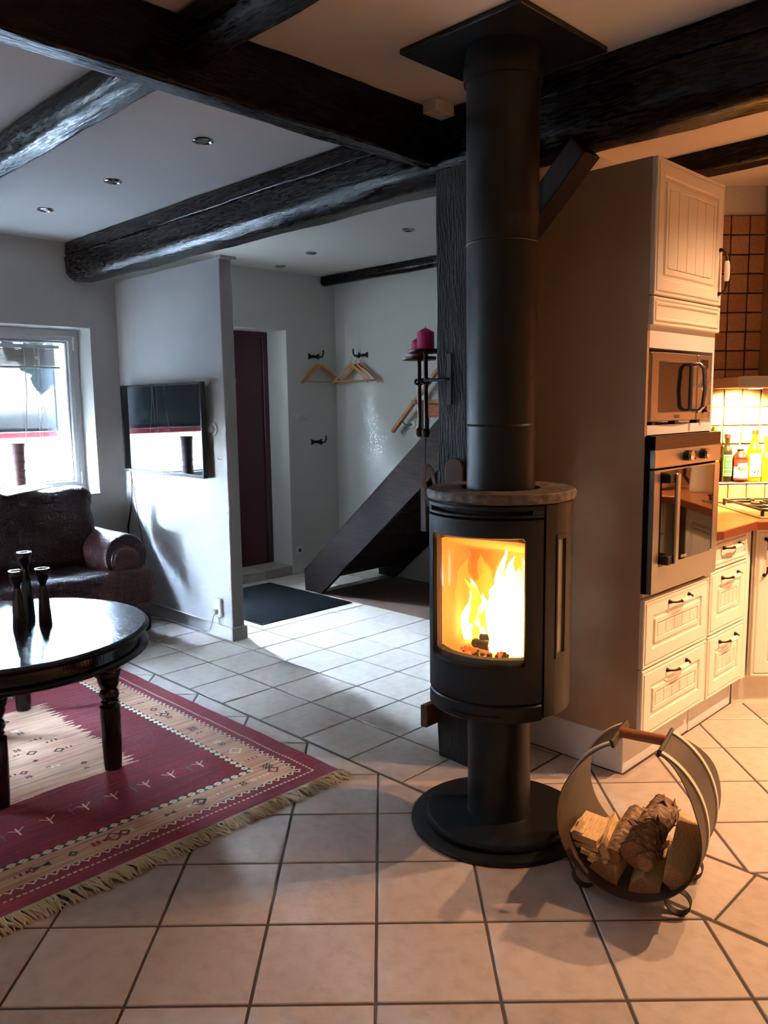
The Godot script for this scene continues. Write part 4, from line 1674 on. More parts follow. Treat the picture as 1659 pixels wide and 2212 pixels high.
	slab(mb, 4.965, 4.99, 1.128, 1.134, -0.47, -0.23)
	build(mb, "slot", M["soot"], to, 0.0)
	mb = MB.new()
	mb.box(Vector3(4.95, 1.06, -0.172), Vector3(0.03, 0.02, 0.025), 0.004)
	build(mb, "lever", M["dark_plastic"], to, 0.0)
	var ke := thing("kettle", "cream kettle on its base on the side worktop", "kettle", Vector3(4.95, 0.936, -0.72))
	mb = MB.new()
	mb.lathe([Vector2(0, 0.938), Vector2(0.08, 0.938), Vector2(0.085, 0.96), Vector2(0.07, 1.14), Vector2(0.055, 1.155), Vector2(0, 1.16)], 28, Vector3(4.95, 0, -0.72))
	build(mb, "body", M["cream"], ke)
	mb = MB.new()
	mb.tube([Vector3(4.95, 1.13, -0.66), Vector3(4.95, 1.12, -0.60), Vector3(4.95, 1.03, -0.59), Vector3(4.95, 0.98, -0.635)], 0.012, 8)
	build(mb, "handle", M["dark_plastic"], ke)
	# warm spots in the kitchen ceiling
	var at := [Vector3(3.35, 0, -0.72), Vector3(4.2, 0, 0.0), Vector3(3.45, 0, 0.75), Vector3(4.15, 0, 1.2)]
	var say := ["lit warm ceiling spot in front of the oven cupboard", "lit warm ceiling spot before the hob corner", "lit warm ceiling spot in the middle of the kitchen", "lit warm ceiling spot over the side worktop"]
	for i in 4:
		downlight(at[i] + Vector3(0, ROOM_H, 0), say[i], true, 0.042, [0.28, 1.2, 0.04, 0.07][i])


func downlight(p: Vector3, label: String, lit: bool, rad := 0.042, power := 1.0) -> void:
	var o := thing("ceiling_spot", label, "ceiling light", p)
	var mb := MB.new()
	mb.lathe([Vector2(rad * 0.68, 0.0), Vector2(rad, 0.0), Vector2(rad * 0.98, -0.005), Vector2(rad * 0.82, -0.008), Vector2(rad * 0.68, -0.004)], 32, p)
	build(mb, "trim_ring", M["chrome"], o)
	mb = MB.new()
	mb.lathe([Vector2(0, -0.0005), Vector2(rad * 0.66, -0.0005), Vector2(rad * 0.66, -0.003), Vector2(0, -0.003)], 24, p)
	build(mb, "lamp_face", M["lamp_warm"] if lit else M["lamp_glass"], o)
	if lit:
		var l := SpotLight3D.new()
		l.name = "ceiling_spot_light"
		l.light_color = Color(1.0, 0.775, 0.59)
		l.light_energy = SPOT * power
		l.light_size = 0.03
		l.spot_range = 12.0
		l.spot_attenuation = 2.0
		l.spot_angle = 62.0
		l.spot_angle_attenuation = 0.8
		l.shadow_enabled = true
		l.position = p - Vector3(0, 0.012, 0)
		l.rotation.x = -PI / 2
		add_child(l, true)


func make_microwave() -> void:
	var zf := -1.452
	var o := thing("microwave", "stainless steel microwave with a dark window in the open niche of the tall cupboard", "microwave", Vector3(3.15, 1.408, -1.65))
	var mb := MB.new()
	slab(mb, 2.895, 3.40, 1.425, 1.683, -1.85, zf - 0.022, 0.004)
	build(mb, "body", M["steel"], o, 0.0)
	mb = MB.new()
	frame_ring(mb, rrect(2.892, 1.422, 3.282, 1.686, 0.008, 6, 3), rrect(2.945, 1.458, 3.236, 1.650, 0.006, 6, 3), zf - 0.022, zf + 0.008, func(x, y, z): return Vector3(x, y, z - 0.010 * pow((x - 3.1) / 0.2, 2.0)), 0.004)
	var d := build(mb, "door", M["steel"], o, 40.0)
	mb = MB.new()
	slab(mb, 2.94, 3.24, 1.453, 1.655, zf - 0.02, zf - 0.006)
	build(mb, "window", M["oven_glass"], d, 0.0)
	mb = MB.new()
	var hx := 3.245
	mb.tube([Vector3(hx, 1.645, zf), Vector3(hx + 0.002, 1.647, zf + 0.025), Vector3(hx + 0.004, 1.63, zf + 0.043), Vector3(hx + 0.006, 1.55, zf + 0.05), Vector3(hx + 0.004, 1.475, zf + 0.043), Vector3(hx + 0.002, 1.459, zf + 0.025), Vector3(hx, 1.461, zf)], 0.009, 10)
	build(mb, "handle", M["chrome"], d)
	mb = MB.new()
	slab(mb, 3.073, 3.115, 1.433, 1.446, zf + 0.004, zf + 0.0095, 0.001)
	build(mb, "badge", M["seam_grey"], d, 0.0)
	mb = MB.new()
	slab(mb, 3.286, 3.40, 1.422, 1.686, zf - 0.02, zf + 0.002, 0.004)
	build(mb, "control_panel", M["steel"], o, 0.0)
	mb = MB.new()
	slab(mb, 3.31, 3.38, 1.632, 1.667, zf + 0.0, zf + 0.0032)
	build(mb, "display", M["black_glass"], o, 0.0)
	for y in [1.562, 1.468]:
		mb = MB.new()
		mb.xf = Transform3D(Basis(Vector3(1, 0, 0), PI / 2), Vector3(3.345, y, zf + 0.002))
		mb.lathe([Vector2(0, 0), Vector2(0.022, 0), Vector2(0.018, 0.006), Vector2(0.016, 0.024), Vector2(0, 0.024)], 24)
		build(mb, "knob", M["chrome"], o)
	for i in 6:
		mb = MB.new()
		mb.box(Vector3(3.33 + 0.03 * (i % 2), 1.61 - 0.028 * (i / 2) * (1.0 if i < 4 else 1.9), zf + 0.003), Vector3(0.008, 0.005, 0.003), 0.001)
		build(mb, "button", M["seam_grey"], o, 0.0)
	for x in [2.95, 3.15, 3.35]:
		mb = MB.new()
		slab(mb, x - 0.015, x + 0.015, 1.408, 1.426, -1.50, -1.47)
		build(mb, "foot", M["dark_plastic"], o, 0.0)


func make_oven() -> void:
	var z := -1.46
	var zf := -1.418
	var o := thing("oven", "stainless steel built-in oven with a side-hung dark glass door", "oven", Vector3(3.16, 0.752, -1.7))
	var mb := MB.new()
	slab(mb, 2.885, 3.44, 0.755, 1.37, -2.0, z)
	build(mb, "body", M["dark_plastic"], o, 0.0)
	mb = MB.new()
	slab(mb, 2.866, 3.466, 0.757, 1.368, z + 0.0005, z + 0.022)
	build(mb, "door_seal", M["rubber_black"], o, 0.0)
	mb = MB.new()
	slab(mb, 2.868, 3.466, 1.246, 1.316, z + 0.005, zf, 0.002)
	build(mb, "control_panel", M["steel"], o, 0.0)
	mb = MB.new()
	slab(mb, 2.868, 3.466, 1.317, 1.369, z + 0.005, zf, 0.002)
	build(mb, "glass_strip", M["oven_glass"], o, 0.0)
	for x in [3.125, 3.275]:
		mb = MB.new()
		mb.xf = Transform3D(Basis(Vector3(1, 0, 0), PI / 2), Vector3(x, 1.284, zf))
		mb.lathe([Vector2(0, 0), Vector2(0.0215, 0), Vector2(0.0205, 0.022), Vector2(0.0, 0.022)], 28)
		var kb := build(mb, "knob", M["dark_plastic"], o)
		mb = MB.new()
		mb.xf = Transform3D(Basis(Vector3(1, 0, 0), PI / 2), Vector3(x, 1.284, zf + 0.020))
		mb.lathe([Vector2(0, 0), Vector2(0.0205, 0), Vector2(0.019, 0.012), Vector2(0.0, 0.014)], 28)
		build(mb, "knob_cap", M["chrome"], kb)
	for i in 4:
		mb = MB.new()
		mb.xf = Transform3D(Basis(Vector3(1, 0, 0), PI / 2), Vector3(3.188 + 0.026 * (i % 2), 1.294 - 0.026 * (i / 2), zf))
		mb.lathe([Vector2(0, 0), Vector2(0.006, 0), Vector2(0.005, 0.004), Vector2(0, 0.004)], 14)
		build(mb, "button", M["seam_grey"], o)
	mb = MB.new()
	frame_ring(mb, rrect(2.868, 0.757, 3.466, 1.238, 0.003, 4, 2), rrect(2.918, 0.862, 3.412, 1.232, 0.004, 4, 2), z + 0.012, zf, flat_f, 0.002)
	var d := build(mb, "door", M["steel"], o, 0.0)
	mb = MB.new()
	slab(mb, 2.914, 3.416, 0.856, 1.234, z + 0.012, zf - 0.002)
	build(mb, "door_glass", M["oven_glass"], d, 0.0)
	mb = MB.new()
	slab(mb, 2.975, 3.008, 0.865, 1.225, zf + 0.03, zf + 0.042, 0.005)
	build(mb, "handle", M["steel"], d, 0.0)
	for y in [1.205, 0.885]:
		mb = MB.new()
		slab(mb, 2.935, 3.0, y - 0.018, y + 0.018, zf - 0.002, zf + 0.032, 0.003)
		build(mb, "handle_mount", M["dark_plastic"], d, 0.0)
	mb = MB.new()
	slab(mb, 3.12, 3.17, 0.868, 0.88, zf - 0.0025, zf - 0.0012)
	build(mb, "badge", M["chrome"], d, 0.0)


func make_corner_wall() -> void:
	var cx := corner_xf()
	var w := Node3D.new()
	w.name = "wall_kitchen_corner"
	add_child(w)
	w.set_meta("kind", "structure")
	w.position = cx.origin
	w.rotation.y = -PI / 4
	var mb := MB.new()
	slab(mb, 1.55, 2.95, 0, ROOM_H, -0.12, -0.008)
	build(mb, "plaster_face", M["plaster"], w, 0.0, true)
	mb = MB.new()
	slab(mb, 1.55, 2.95, 0.938, 2.487, -0.02, -0.003)
	slab(mb, 1.55, 2.95, 0.938, 1.044, -0.003, 0.097)
	build(mb, "wall_grout", M["wall_grout"], w, 0.0, true)
	mb = MB.new()
	slab(mb, 1.55, 2.95, 1.044, 1.05, -0.003, 0.101, 0.002)
	build(mb, "ledge_cap", M["terracotta_1"], w, 0.0, true)
	var pitch := 0.1025
	var shared := []
	for i in 4:
		var m := MB.new()
		var nz := noise(0.6, 2, FastNoiseLite.TYPE_SIMPLEX_SMOOTH, 20 + i)
		m.rbox(Vector3(0, 0, 0), Vector3(pitch - 0.007, pitch - 0.007, 0.012), 0.005, 2, 3, nz, 0.0014)
		shared.append(smooth_mesh(m, 50.0, Vector3.ZERO))
	for row in 15:
		for col in 13:
			var y := 2.487 - pitch * (row + 0.5)
			var z := 0.0
			if row == 14:
				y = 0.99
				z = 0.099
			var o := MeshInstance3D.new()
			o.name = "tile"
			var k := rng.randi() % 4
			o.mesh = shared[k]
			o.material_override = M["terracotta_%d" % (rng.randi() % 4)]
			o.position = Vector3(1.842 + pitch * (col - 2) + pitch * 0.0 + rng.randf_range(-0.0012, 0.0012), y + rng.randf_range(-0.0012, 0.0012), z)
			o.rotation.z = rng.randf_range(-0.012, 0.012) + PI / 2 * (rng.randi() % 4)
			w.add_child(o, true)
	# flat extractor hood with its flue, and two lamps
	var h := thing("range_hood", "flat stainless steel extractor hood glowing over the hob", "hood", cx * Vector3(2.225, 1.56, 0.2))
	h.rotation.y = -PI / 4
	var off := Vector3(2.16, 1.56, 0.2)
	mb = MB.new()
	slab(mb, 1.71 - off.x, 2.61 - off.x, -0.0, 0.058, 0.008 - off.z, 0.45 - off.z, 0.004)
	build(mb, "canopy", M["steel"], h, 0.0, true)
	mb = MB.new()
	slab(mb, -0.15, 0.15, 0.058, ROOM_H - 1.56, 0.008 - off.z, 0.26 - off.z, 0.004)
	build(mb, "flue_cover", M["steel"], h, 0.0, true)
	for x in [-0.26, 0.26]:
		mb = MB.new()
		mb.lathe([Vector2(0, 0.0), Vector2(0.035, 0.0), Vector2(0.035, -0.003), Vector2(0, -0.003)], 24, Vector3(x, -0.0005, 0.02))
		build(mb, "lamp", M["hood_lamp"], h, 40.0, true)
		var l := SpotLight3D.new()
		l.name = "hood_light"
		l.light_color = Color(1.0, 0.80, 0.50)
		l.light_energy = HOOD
		l.light_size = 0.03
		l.spot_range = 6.0
		l.spot_attenuation = 2.0
		l.spot_angle = 62.0
		l.spot_angle_attenuation = 0.7
		l.shadow_enabled = true
		l.position = h.position + DR * x + Vector3(0, -0.012, 0) - DF * 0.02
		l.rotation = Vector3(deg_to_rad(-58), -PI / 4, 0)
		add_child(l, true)


func make_hob() -> void:
	var cx := corner_xf()
	var o := thing("gas_hob", "stainless gas hob with black pan supports let into the worktop corner", "hob", cx * Vector3(2.16, 0.936, 0.43))
	o.rotation.y = -PI / 4
	var mb := MB.new()
	slab(mb, -0.36, 0.36, 0.0, 0.008, -0.26, 0.26, 0.003)
	build(mb, "hob_plate", M["steel"], o, 0.0, true)
	for q in [[-0.2, -0.12], [-0.2, 0.12], [0.2, -0.12], [0.2, 0.12], [0.0, 0.0]]:
		var at := Vector3(q[0], 0.008, q[1])
		mb = MB.new()
		mb.lathe([Vector2(0, 0), Vector2(0.045, 0), Vector2(0.043, 0.012), Vector2(0.032, 0.014), Vector2(0.03, 0.022), Vector2(0, 0.023)], 24, at)
		build(mb, "burner", M["dark_plastic"], o, 40.0, true)
	for s in [-1, 1]:
		mb = MB.new()
		var x0: float = 0.07 * s
		var x1: float = 0.33 * s
		for z in [-0.23, 0.23]:
			mb.box(Vector3((x0 + x1) / 2, 0.036, z), Vector3(0.26, 0.012, 0.012), 0.003)
		for x in [x0, x1]:
			mb.box(Vector3(x, 0.036, 0), Vector3(0.012, 0.012, 0.46), 0.003)
			for z in [-0.22, 0.22]:
				mb.box(Vector3(x, 0.02, z), Vector3(0.014, 0.026, 0.014), 0.003)
		for z in [-0.12, 0.12]:
			mb.box(Vector3(x0 + 0.05 * s, 0.038, z), Vector3(0.10, 0.012, 0.010), 0.003)
			mb.box(Vector3(x1 - 0.05 * s, 0.038, z), Vector3(0.10, 0.012, 0.010), 0.003)
			mb.box(Vector3((x0 + x1) / 2, 0.038, z * 1.62), Vector3(0.010, 0.012, 0.08), 0.003)
			mb.box(Vector3((x0 + x1) / 2, 0.038, z * 0.38), Vector3(0.010, 0.012, 0.08), 0.003)
		build(mb, "pan_support", M["iron"], o, 0.0, true)
	for i in 4:
		mb = MB.new()
		mb.lathe([Vector2(0, 0.008), Vector2(0.019, 0.008), Vector2(0.017, 0.028), Vector2(0, 0.029)], 20, Vector3(-0.12 + 0.08 * i, 0, 0.245 - 0.03))
		build(mb, "control_knob", M["dark_plastic"], o, 40.0, true)


func bottle(x: float, z: float, r: float, hb: float, hn: float, rn: float, glass: Color, cap: Color, label: String) -> Node3D:
	# hb: where the shoulder starts, hn: full height
	var o := thing("bottle", label, "bottle", corner_xf() * Vector3(x, 1.0505, z), "bottles on the tiled ledge")
	o.rotation.y = -PI / 4
	var mb := MB.new()
	var sh := minf(r * 1.5, (hn - hb) * 0.55)
	mb.lathe([Vector2(0, 0.0), Vector2(r * 0.9, 0.0), Vector2(r, 0.006), Vector2(r, hb), Vector2(r * 0.92, hb + sh * 0.3), Vector2(r * 0.6, hb + sh * 0.72), Vector2(rn, hb + sh), Vector2(rn, hn - 0.03), Vector2(rn * 1.15, hn - 0.028), Vector2(rn * 1.1, hn - 0.02), Vector2(0, hn - 0.02)], 28)
	var key := "bottle_%s" % glass.to_html()
	if not M.has(key):
		var g: StandardMaterial3D = mat(key, Color(glass, 0.93), 0.05, 0.0, 0.6)
		g.transparency = BaseMaterial3D.TRANSPARENCY_ALPHA
		g.roughness = 0.26
	build(mb, "glass", M[key], o, 50.0, true)
	mb = MB.new()
	mb.lathe([Vector2(0, hn - 0.022), Vector2(rn * 1.25, hn - 0.022), Vector2(rn * 1.25, hn - 0.002), Vector2(rn * 1.1, hn), Vector2(0, hn)], 20)
	var ck := "cap_%s" % cap.to_html()
	if not M.has(ck):
		mat(ck, cap, 0.4)
	build(mb, "cap", M[ck], o, 40.0, true)
	return o


func label_arc(o: Node3D, r: float, y0: float, y1: float, half: float, col: Color, called := "label") -> MeshInstance3D:
	var mb := MB.new()
	mb.lathe([Vector2(r - 0.001, y0), Vector2(r + 0.0008, y0), Vector2(r + 0.0008, y1), Vector2(r - 0.001, y1)], 14, Vector3.ZERO, -half, half)
	var k := "paper_%s" % col.to_html()
	if not M.has(k):
		mat(k, col, 0.6)
	return build(mb, called, M[k], o, 50.0, true)


func text_on(parent: Node3D, s: String, size: float, at: Vector3, m: Material) -> void:
	var t := TextMesh.new()
	t.text = s
	t.font_size = 32
	t.pixel_size = size / 32.0
	t.depth = 0.0012
	var o := MeshInstance3D.new()
	o.name = "lettering"
	o.mesh = t
	o.material_override = m
	o.position = at
	parent.add_child(o, true)


func make_bottles() -> void:
	var olive := Color(0.07, 0.07, 0.02)
	bottle(1.838, 0.03, 0.028, 0.19, 0.308, 0.012, Color(0.30, 0.34, 0.06), Color(0.12, 0.25, 0.06), "green capped bottle at the very end of the ledge, against the tall cupboard")
	var a := bottle(1.90, 0.055, 0.0285, 0.165, 0.266, 0.0135, olive, Color(0.16, 0.07, 0.03), "slim dark bottle with a green label on the tiled ledge")
	var g := label_arc(a, 0.0288, 0.035, 0.152, 0.95, Color(0.88, 0.90, 0.78))
	label_arc(a, 0.0294, 0.075, 0.148, 0.80, Color(0.08, 0.36, 0.16), "print")
	label_arc(a, 0.0294, 0.052, 0.068, 0.80, Color(0.08, 0.36, 0.16), "print")
	label_arc(a, 0.0294, 0.039, 0.046, 0.80, Color(0.08, 0.36, 0.16), "print")
	label_arc(a, 0.0300, 0.122, 0.130, 0.45, Color(0.85, 0.88, 0.76), "print")
	label_arc(a, 0.0300, 0.100, 0.104, 0.55, Color(0.85, 0.88, 0.76), "print")
	label_arc(a, 0.0300, 0.088, 0.091, 0.55, Color(0.85, 0.88, 0.76), "print")
	var b := bottle(1.971, 0.062, 0.041, 0.13, 0.205, 0.017, Color(0.20, 0.03, 0.01), Color(0.85, 0.80, 0.72), "stout dark red bottle with a red and white label, in the middle of the ledge")
	label_arc(b, 0.0414, 0.018, 0.126, 1.2, Color(0.93, 0.90, 0.84))
	label_arc(b, 0.0420, 0.088, 0.127, 1.2, Color(0.72, 0.07, 0.07), "print")
	label_arc(b, 0.0420, 0.014, 0.024, 1.2, Color(0.72, 0.07, 0.07), "print")
	label_arc(b, 0.0424, 0.070, 0.082, 0.62, Color(0.78, 0.30, 0.25), "print")
	label_arc(b, 0.0426, 0.087, 0.105, 0.62, Color(0.96, 0.94, 0.90), "print")
	text_on(b, "Oxym", 0.015, Vector3(0.0, 0.096, 0.0425), M["dark_plastic"])
	var c := bottle(2.052, 0.055, 0.0375, 0.168, 0.286, 0.0135, Color(0.33, 0.36, 0.03), Color(0.22, 0.10, 0.05), "tall yellow-green oil bottle with a pale yellow label")
	label_arc(c, 0.0380, 0.03, 0.158, 0.95, Color(0.90, 0.86, 0.60))
	for q in [[-0.25, 0.055], [0.12, 0.05], [0.26, 0.06]]:
		var mb := MB.new()
		mb.xf = Transform3D(Basis(Vector3.UP, q[0]), Vector3(0, q[1], 0)) * Transform3D(Basis(Vector3.BACK, q[0] * 2), Vector3(0, 0, 0.0384))
		mb.rbox(Vector3.ZERO, Vector3(0.006, 0.012, 0.002), 0.001, 1, 1)
		build(mb, "olive_print", M["bronze"], c, 0.0, true)
	bottle(2.126, 0.05, 0.034, 0.12, 0.25, 0.016, Color(0.80, 0.60, 0.10), Color(0.30, 0.18, 0.08), "pale golden oil bottle with a brown cap, nearest the hob's middle")


func rug_material() -> void:
	# woven pattern, 1.70 m by 2.36 m; u runs from the right-hand edge inwards, v from the near fringe
	var W := 512
	var H := 712
	var im := Image.create(W, H, false, Image.FORMAT_RGB8)
	var f1 := noise(0.02, 3, FastNoiseLite.TYPE_SIMPLEX_SMOOTH, 31)
	var f2 := noise(0.25, 2, FastNoiseLite.TYPE_SIMPLEX_SMOOTH, 32)
	var red := Color(0.50, 0.055, 0.115)
	var dark := Color(0.33, 0.035, 0.075)
	var beige := Color(0.80, 0.64, 0.50)
	var cream := Color(0.86, 0.80, 0.68)
	var black := Color(0.09, 0.07, 0.07)
	for j in H:
		for i in W:
			var x := 1.70 * (i + 0.5) / W
			var z := 2.36 * (j + 0.5) / H
			var ex := minf(x, 1.70 - x)
			var ez := minf(z, 2.36 - z)
			var e := minf(ex, ez)
			var along := z if ex < ez else x
			var st := f1.get_noise_2d(i * 0.35, j * 9.0)
			var sp := f2.get_noise_2d(i * 0.5, j * 3.0)
			var c := red.lerp(dark, clampf(0.35 + st * 0.9, 0, 1))
			if sp > 0.45:
				c = c.lerp(beige, 0.22)
			var be := beige.lerp(Color(0.62, 0.42, 0.32), clampf(0.3 + st * 1.1, 0, 1))
			if e > 0.072 and e < 0.082:
				if fmod(along, 0.02) < 0.013:
					c = cream.darkened(0.1)
			elif e >= 0.105 and e < 0.128:
				var t := fmod(along, 0.036) / 0.036
				var q := (e - 0.105) / 0.023
				c = cream if absf(t - 0.5) * 2.0 < q else red.lerp(dark, 0.4)
				if absf(t - 0.5) * 2.0 < q - 0.5:
					c = black
			elif e >= 0.128 and e < 0.252:
				c = be
			elif e >= 0.252 and e < 0.278:
				var t := fmod(along, 0.04) / 0.04
				var q := absf((e - 0.265) / 0.013)
				c = cream if absf(t - 0.5) * 2.0 + q * 0.7 < 1.0 else black
				if absf(t - 0.5) * 2.0 + q < 0.35:
					c = be
			elif ex > 0.55 + st * 0.05 and ez > 0.70 + st * 0.02:
				c = be.lerp(Color(0.70, 0.55, 0.45), 0.3)
			im.set_pixel(i, j, c)
	# little figures: trees on the red field, motifs on the pale bands and middle
	var px := func(x: float, z: float) -> Vector2i:
		return Vector2i(int(x / 1.70 * W), int(z / 2.36 * H))
	for side in 2:
		for k in 13:
			var x := 0.34 + 0.083 * k + (0.03 if k % 3 == 0 else 0.0)
			var z := 0.47 if side == 0 else 2.36 - 0.47
			var p: Vector2i = px.call(x, z)
			var col := [cream, Color(0.42, 0.36, 0.36), cream][k % 3] as Color
			for s in range(-9, 10):
				for w in 2:
					im.set_pixelv(p + Vector2i(w, s), col)
			for s in 9:
				for w in 2:
					im.set_pixelv(p + Vector2i(-s + w, s if side == 0 else -s), col)
					im.set_pixelv(p + Vector2i(s + w, s if side == 0 else -s), col)
	rng.seed = 55
	for k in 120:
		var band := k % 3
		var x := rng.randf_range(0.62, 1.08) if band == 0 else (0.19 if band == 1 else rng.randf_range(0.2, 1.5))
		var z := rng.randf_range(0.78, 1.58) if band == 0 else (rng.randf_range(0.2, 2.16) if band == 1 else 0.19)
		if band > 0 and k % 2 == 0:
			if band == 1:
				x = 1.70 - x
			else:
				z = 2.36 - z
		var p: Vector2i = px.call(x, z)
		var col := [black, Color(0.42, 0.03, 0.07), black, cream][rng.randi() % 4] as Color
		var kind := rng.randi() % 4
		var sz := rng.randi_range(3, 7) if band == 0 else rng.randi_range(5, 10)
		for a in range(-sz, sz + 1):
			for b in range(-sz, sz + 1):
				var on := false
				if kind == 0:
					on = absi(a) + absi(b) <= sz and absi(a) + absi(b) >= sz - 2
				elif kind == 1:
					on = absi(b) <= absi(a) / 2 and absi(a) < sz
				elif kind == 2:
					on = absi(b) < 3 and absi((a + sz) % 6) < 2
				else:
					on = (posmod(a, 5) < 2) == (posmod(b, 5) < 2) and absi(a) < sz * 0.7 and absi(b) < sz * 0.7
				if on:
					im.set_pixelv((p + Vector2i(a, b)).clamp(Vector2i.ZERO, Vector2i(W - 1, H - 1)), col)
	var m := mat("rug", Color(1, 1, 1), 0.95)
	m.albedo_texture = ImageTexture.create_from_image(im)
	m.texture_repeat = false
	mat("fringe", Color(0.80, 0.74, 0.60), 0.9)
	rng.seed = 7


func make_living() -> void:
	# rug
	var r := thing("rug", "red and beige woven rug with small figures and a fringe, under the round table", "rug", Vector3(1.237, 0, -3.54))
	var mb := MB.new()
	var nz := noise(1.3, 2, FastNoiseLite.TYPE_SIMPLEX_SMOOTH, 8)
	var nx := 34
	var ny := 48
	var top := []
	for i in nx + 1:
		var row := []
		for j in ny + 1:
			var x := 2.087 - 1.70 * i / nx
			var z := -2.362 - 2.36 * j / ny
			row.append(Vector3(x + 0.006 * nz.get_noise_2d(z * 2, 3.0), 0.009 + 0.004 * absf(nz.get_noise_2d(x * 3, z * 3)), z))
		top.append(row)
	for i in nx:
		for j in ny:
			for w in [[0, 0], [1, 0], [1, 1], [0, 0], [1, 1], [0, 1]]:
				mb.v.append(top[i + w[0]][j + w[1]])
				mb.uv.append(Vector2(float(i + w[0]) / nx, float(j + w[1]) / ny))
	# orientation of the upper face
	if (mb.v[2] - mb.v[0]).cross(mb.v[1] - mb.v[0]).y < 0:
		for k in range(0, mb.v.size(), 3):
			var t := mb.v[k + 1]
			mb.v[k + 1] = mb.v[k + 2]
			mb.v[k + 2] = t
			var u := mb.uv[k + 1]
			mb.uv[k + 1] = mb.uv[k + 2]
			mb.uv[k + 2] = u
	var edge := []
	for i in nx + 1:
		edge.append([top[i][0], Vector2(float(i) / nx, 0.002)])
	for j in range(1, ny + 1):
		edge.append([top[nx][j], Vector2(0.998, float(j) / ny)])
	for i in range(nx - 1, -1, -1):
		edge.append([top[i][ny], Vector2(float(i) / nx, 0.998)])
	for j in range(ny - 1, 0, -1):
		edge.append([top[0][j], Vector2(0.002, float(j) / ny)])
	for k in edge.size():
		var a: Array = edge[k]
		var b: Array = edge[(k + 1) % edge.size()]
		var a0: Vector3 = a[0] * Vector3(1, 0, 1)
		var b0: Vector3 = b[0] * Vector3(1, 0, 1)
		var q := [a[0], b[0], b0, a[0], b0, a0]
		var u := [a[1], b[1], b[1], a[1], b[1], a[1]]
		var cen := Vector3(1.237, 0, -3.54)
		if (q[2] - q[0]).cross(q[1] - q[0]).dot(a[0] - cen) < 0:
			q = [a[0], b0, b[0], a[0], a0, b0]
			u = [a[1], b[1], b[1], a[1], a[1], b[1]]
		for w in 6:
			mb.v.append(q[w])
			mb.uv.append(u[w])
	build(mb, "weave", M["rug"], r, 60.0)
	for s in 2:
		mb = MB.new()
		for k in 300:
			var x := 0.39 + 1.70 * k / 299.0
			var z := -2.362 if s == 0 else -4.722
			var d := 1.0 if s == 0 else -1.0
			var a := rng.randf_range(-0.03, 0.03) + 0.015
			var l := rng.randf_range(0.055, 0.085)
			mb.tube([Vector3(x, 0.010, z - 0.006 * d), Vector3(x + a * 0.3, rng.randf_range(0.010, 0.022), z + l * 0.4 * d), Vector3(x + a * 0.8, rng.randf_range(0.006, 0.014), z + l * 0.8 * d), Vector3(x + a, 0.004, z + l * d)], [0.003, 0.0042, 0.0038, 0.0012], 5)
		var fr := build(mb, "fringe", M["fringe"], r, 60.0)
		fr.set_meta("kind", "stuff")
	# round table
	var tc := Vector3(1.22, 0, -3.54)
	var t := thing("coffee_table", "round dark brown polished coffee table with turned legs on the rug", "table", tc)
	mb = MB.new()
	mb.lathe([Vector2(0, 0.528), Vector2(0.575, 0.528), Vector2(0.588, 0.533), Vector2(0.596, 0.541), Vector2(0.597, 0.549), Vector2(0.59, 0.557), Vector2(0.578, 0.560), Vector2(0, 0.560)], 96, tc)
	build(mb, "tabletop", M["espresso_0"], t)
	mb = MB.new()
	mb.lathe([Vector2(0.50, 0.452), Vector2(0.582, 0.452), Vector2(0.592, 0.458), Vector2(0.594, 0.468), Vector2(0.585, 0.478), Vector2(0.57, 0.484), Vector2(0.562, 0.5), Vector2(0.562, 0.528), Vector2(0.50, 0.528)], 96, tc)
	build(mb, "apron", M["espresso_1"], t)
	var prof := [Vector2(0, 0.0), Vector2(0.034, 0.0), Vector2(0.036, 0.03), Vector2(0.039, 0.10), Vector2(0.0415, 0.23), Vector2(0.041, 0.268), Vector2(0.030, 0.276), Vector2(0.030, 0.282), Vector2(0.035, 0.288), Vector2(0.030, 0.295), Vector2(0.036, 0.305), Vector2(0.041, 0.318), Vector2(0.036, 0.334), Vector2(0.029, 0.343), Vector2(0.036, 0.352), Vector2(0.043, 0.372), Vector2(0.045, 0.395), Vector2(0.052, 0.40), Vector2(0.053, 0.418), Vector2(0.048, 0.424), Vector2(0.048, 0.455), Vector2(0, 0.455)]
	for q in [[1, 1], [1, -1], [-1, 1], [-1, -1]]:
		mb = MB.new()
		mb.lathe(prof, 28, tc + Vector3(0.227 * q[0], 0.0135, 0.475 * q[1]))
		build(mb, "leg", M["espresso_1"], t)
	# three tapered candle holders
	var hs := [[1.27, -3.50, 0.258, "shortest-looking dark wooden candle holder at the front of the three on the round table"], [1.35, -3.605, 0.315, "tallest dark wooden candle holder, at the back of the three on the round table"], [1.376, -3.487, 0.254, "dark wooden candle holder standing apart beside the other two on the round table"]]
	for q in hs:
		var h: float = q[2]
		var at := Vector3(q[0], 0.560, q[1])
		var o := thing("candle_holder", q[3], "candle holder", at, "candle holders on the table")
		mb = MB.new()
		var rings := []
		for w in [[0.0, 0.0275], [0.006, 0.029], [0.5 * h, 0.021], [h - 0.075, 0.0125]]:
			var ring := PackedVector3Array()
			for k in 8:
				var a := TAU * (k + 0.5) / 8
				ring.append(at + Vector3(cos(a) * w[1], w[0], sin(a) * w[1]))
			rings.append(ring)
		mb.loft(rings)
		build(mb, "stem", M["espresso_1"], o, 20.0)
		mb = MB.new()
		mb.lathe([Vector2(0, h - 0.076), Vector2(0.013, h - 0.076), Vector2(0.016, h - 0.06), Vector2(0.026, h - 0.042), Vector2(0.030, h - 0.022), Vector2(0.031, h - 0.002), Vector2(0.030, h), Vector2(0.026, h), Vector2(0.024, h - 0.012), Vector2(0, h - 0.016)], 28, at)
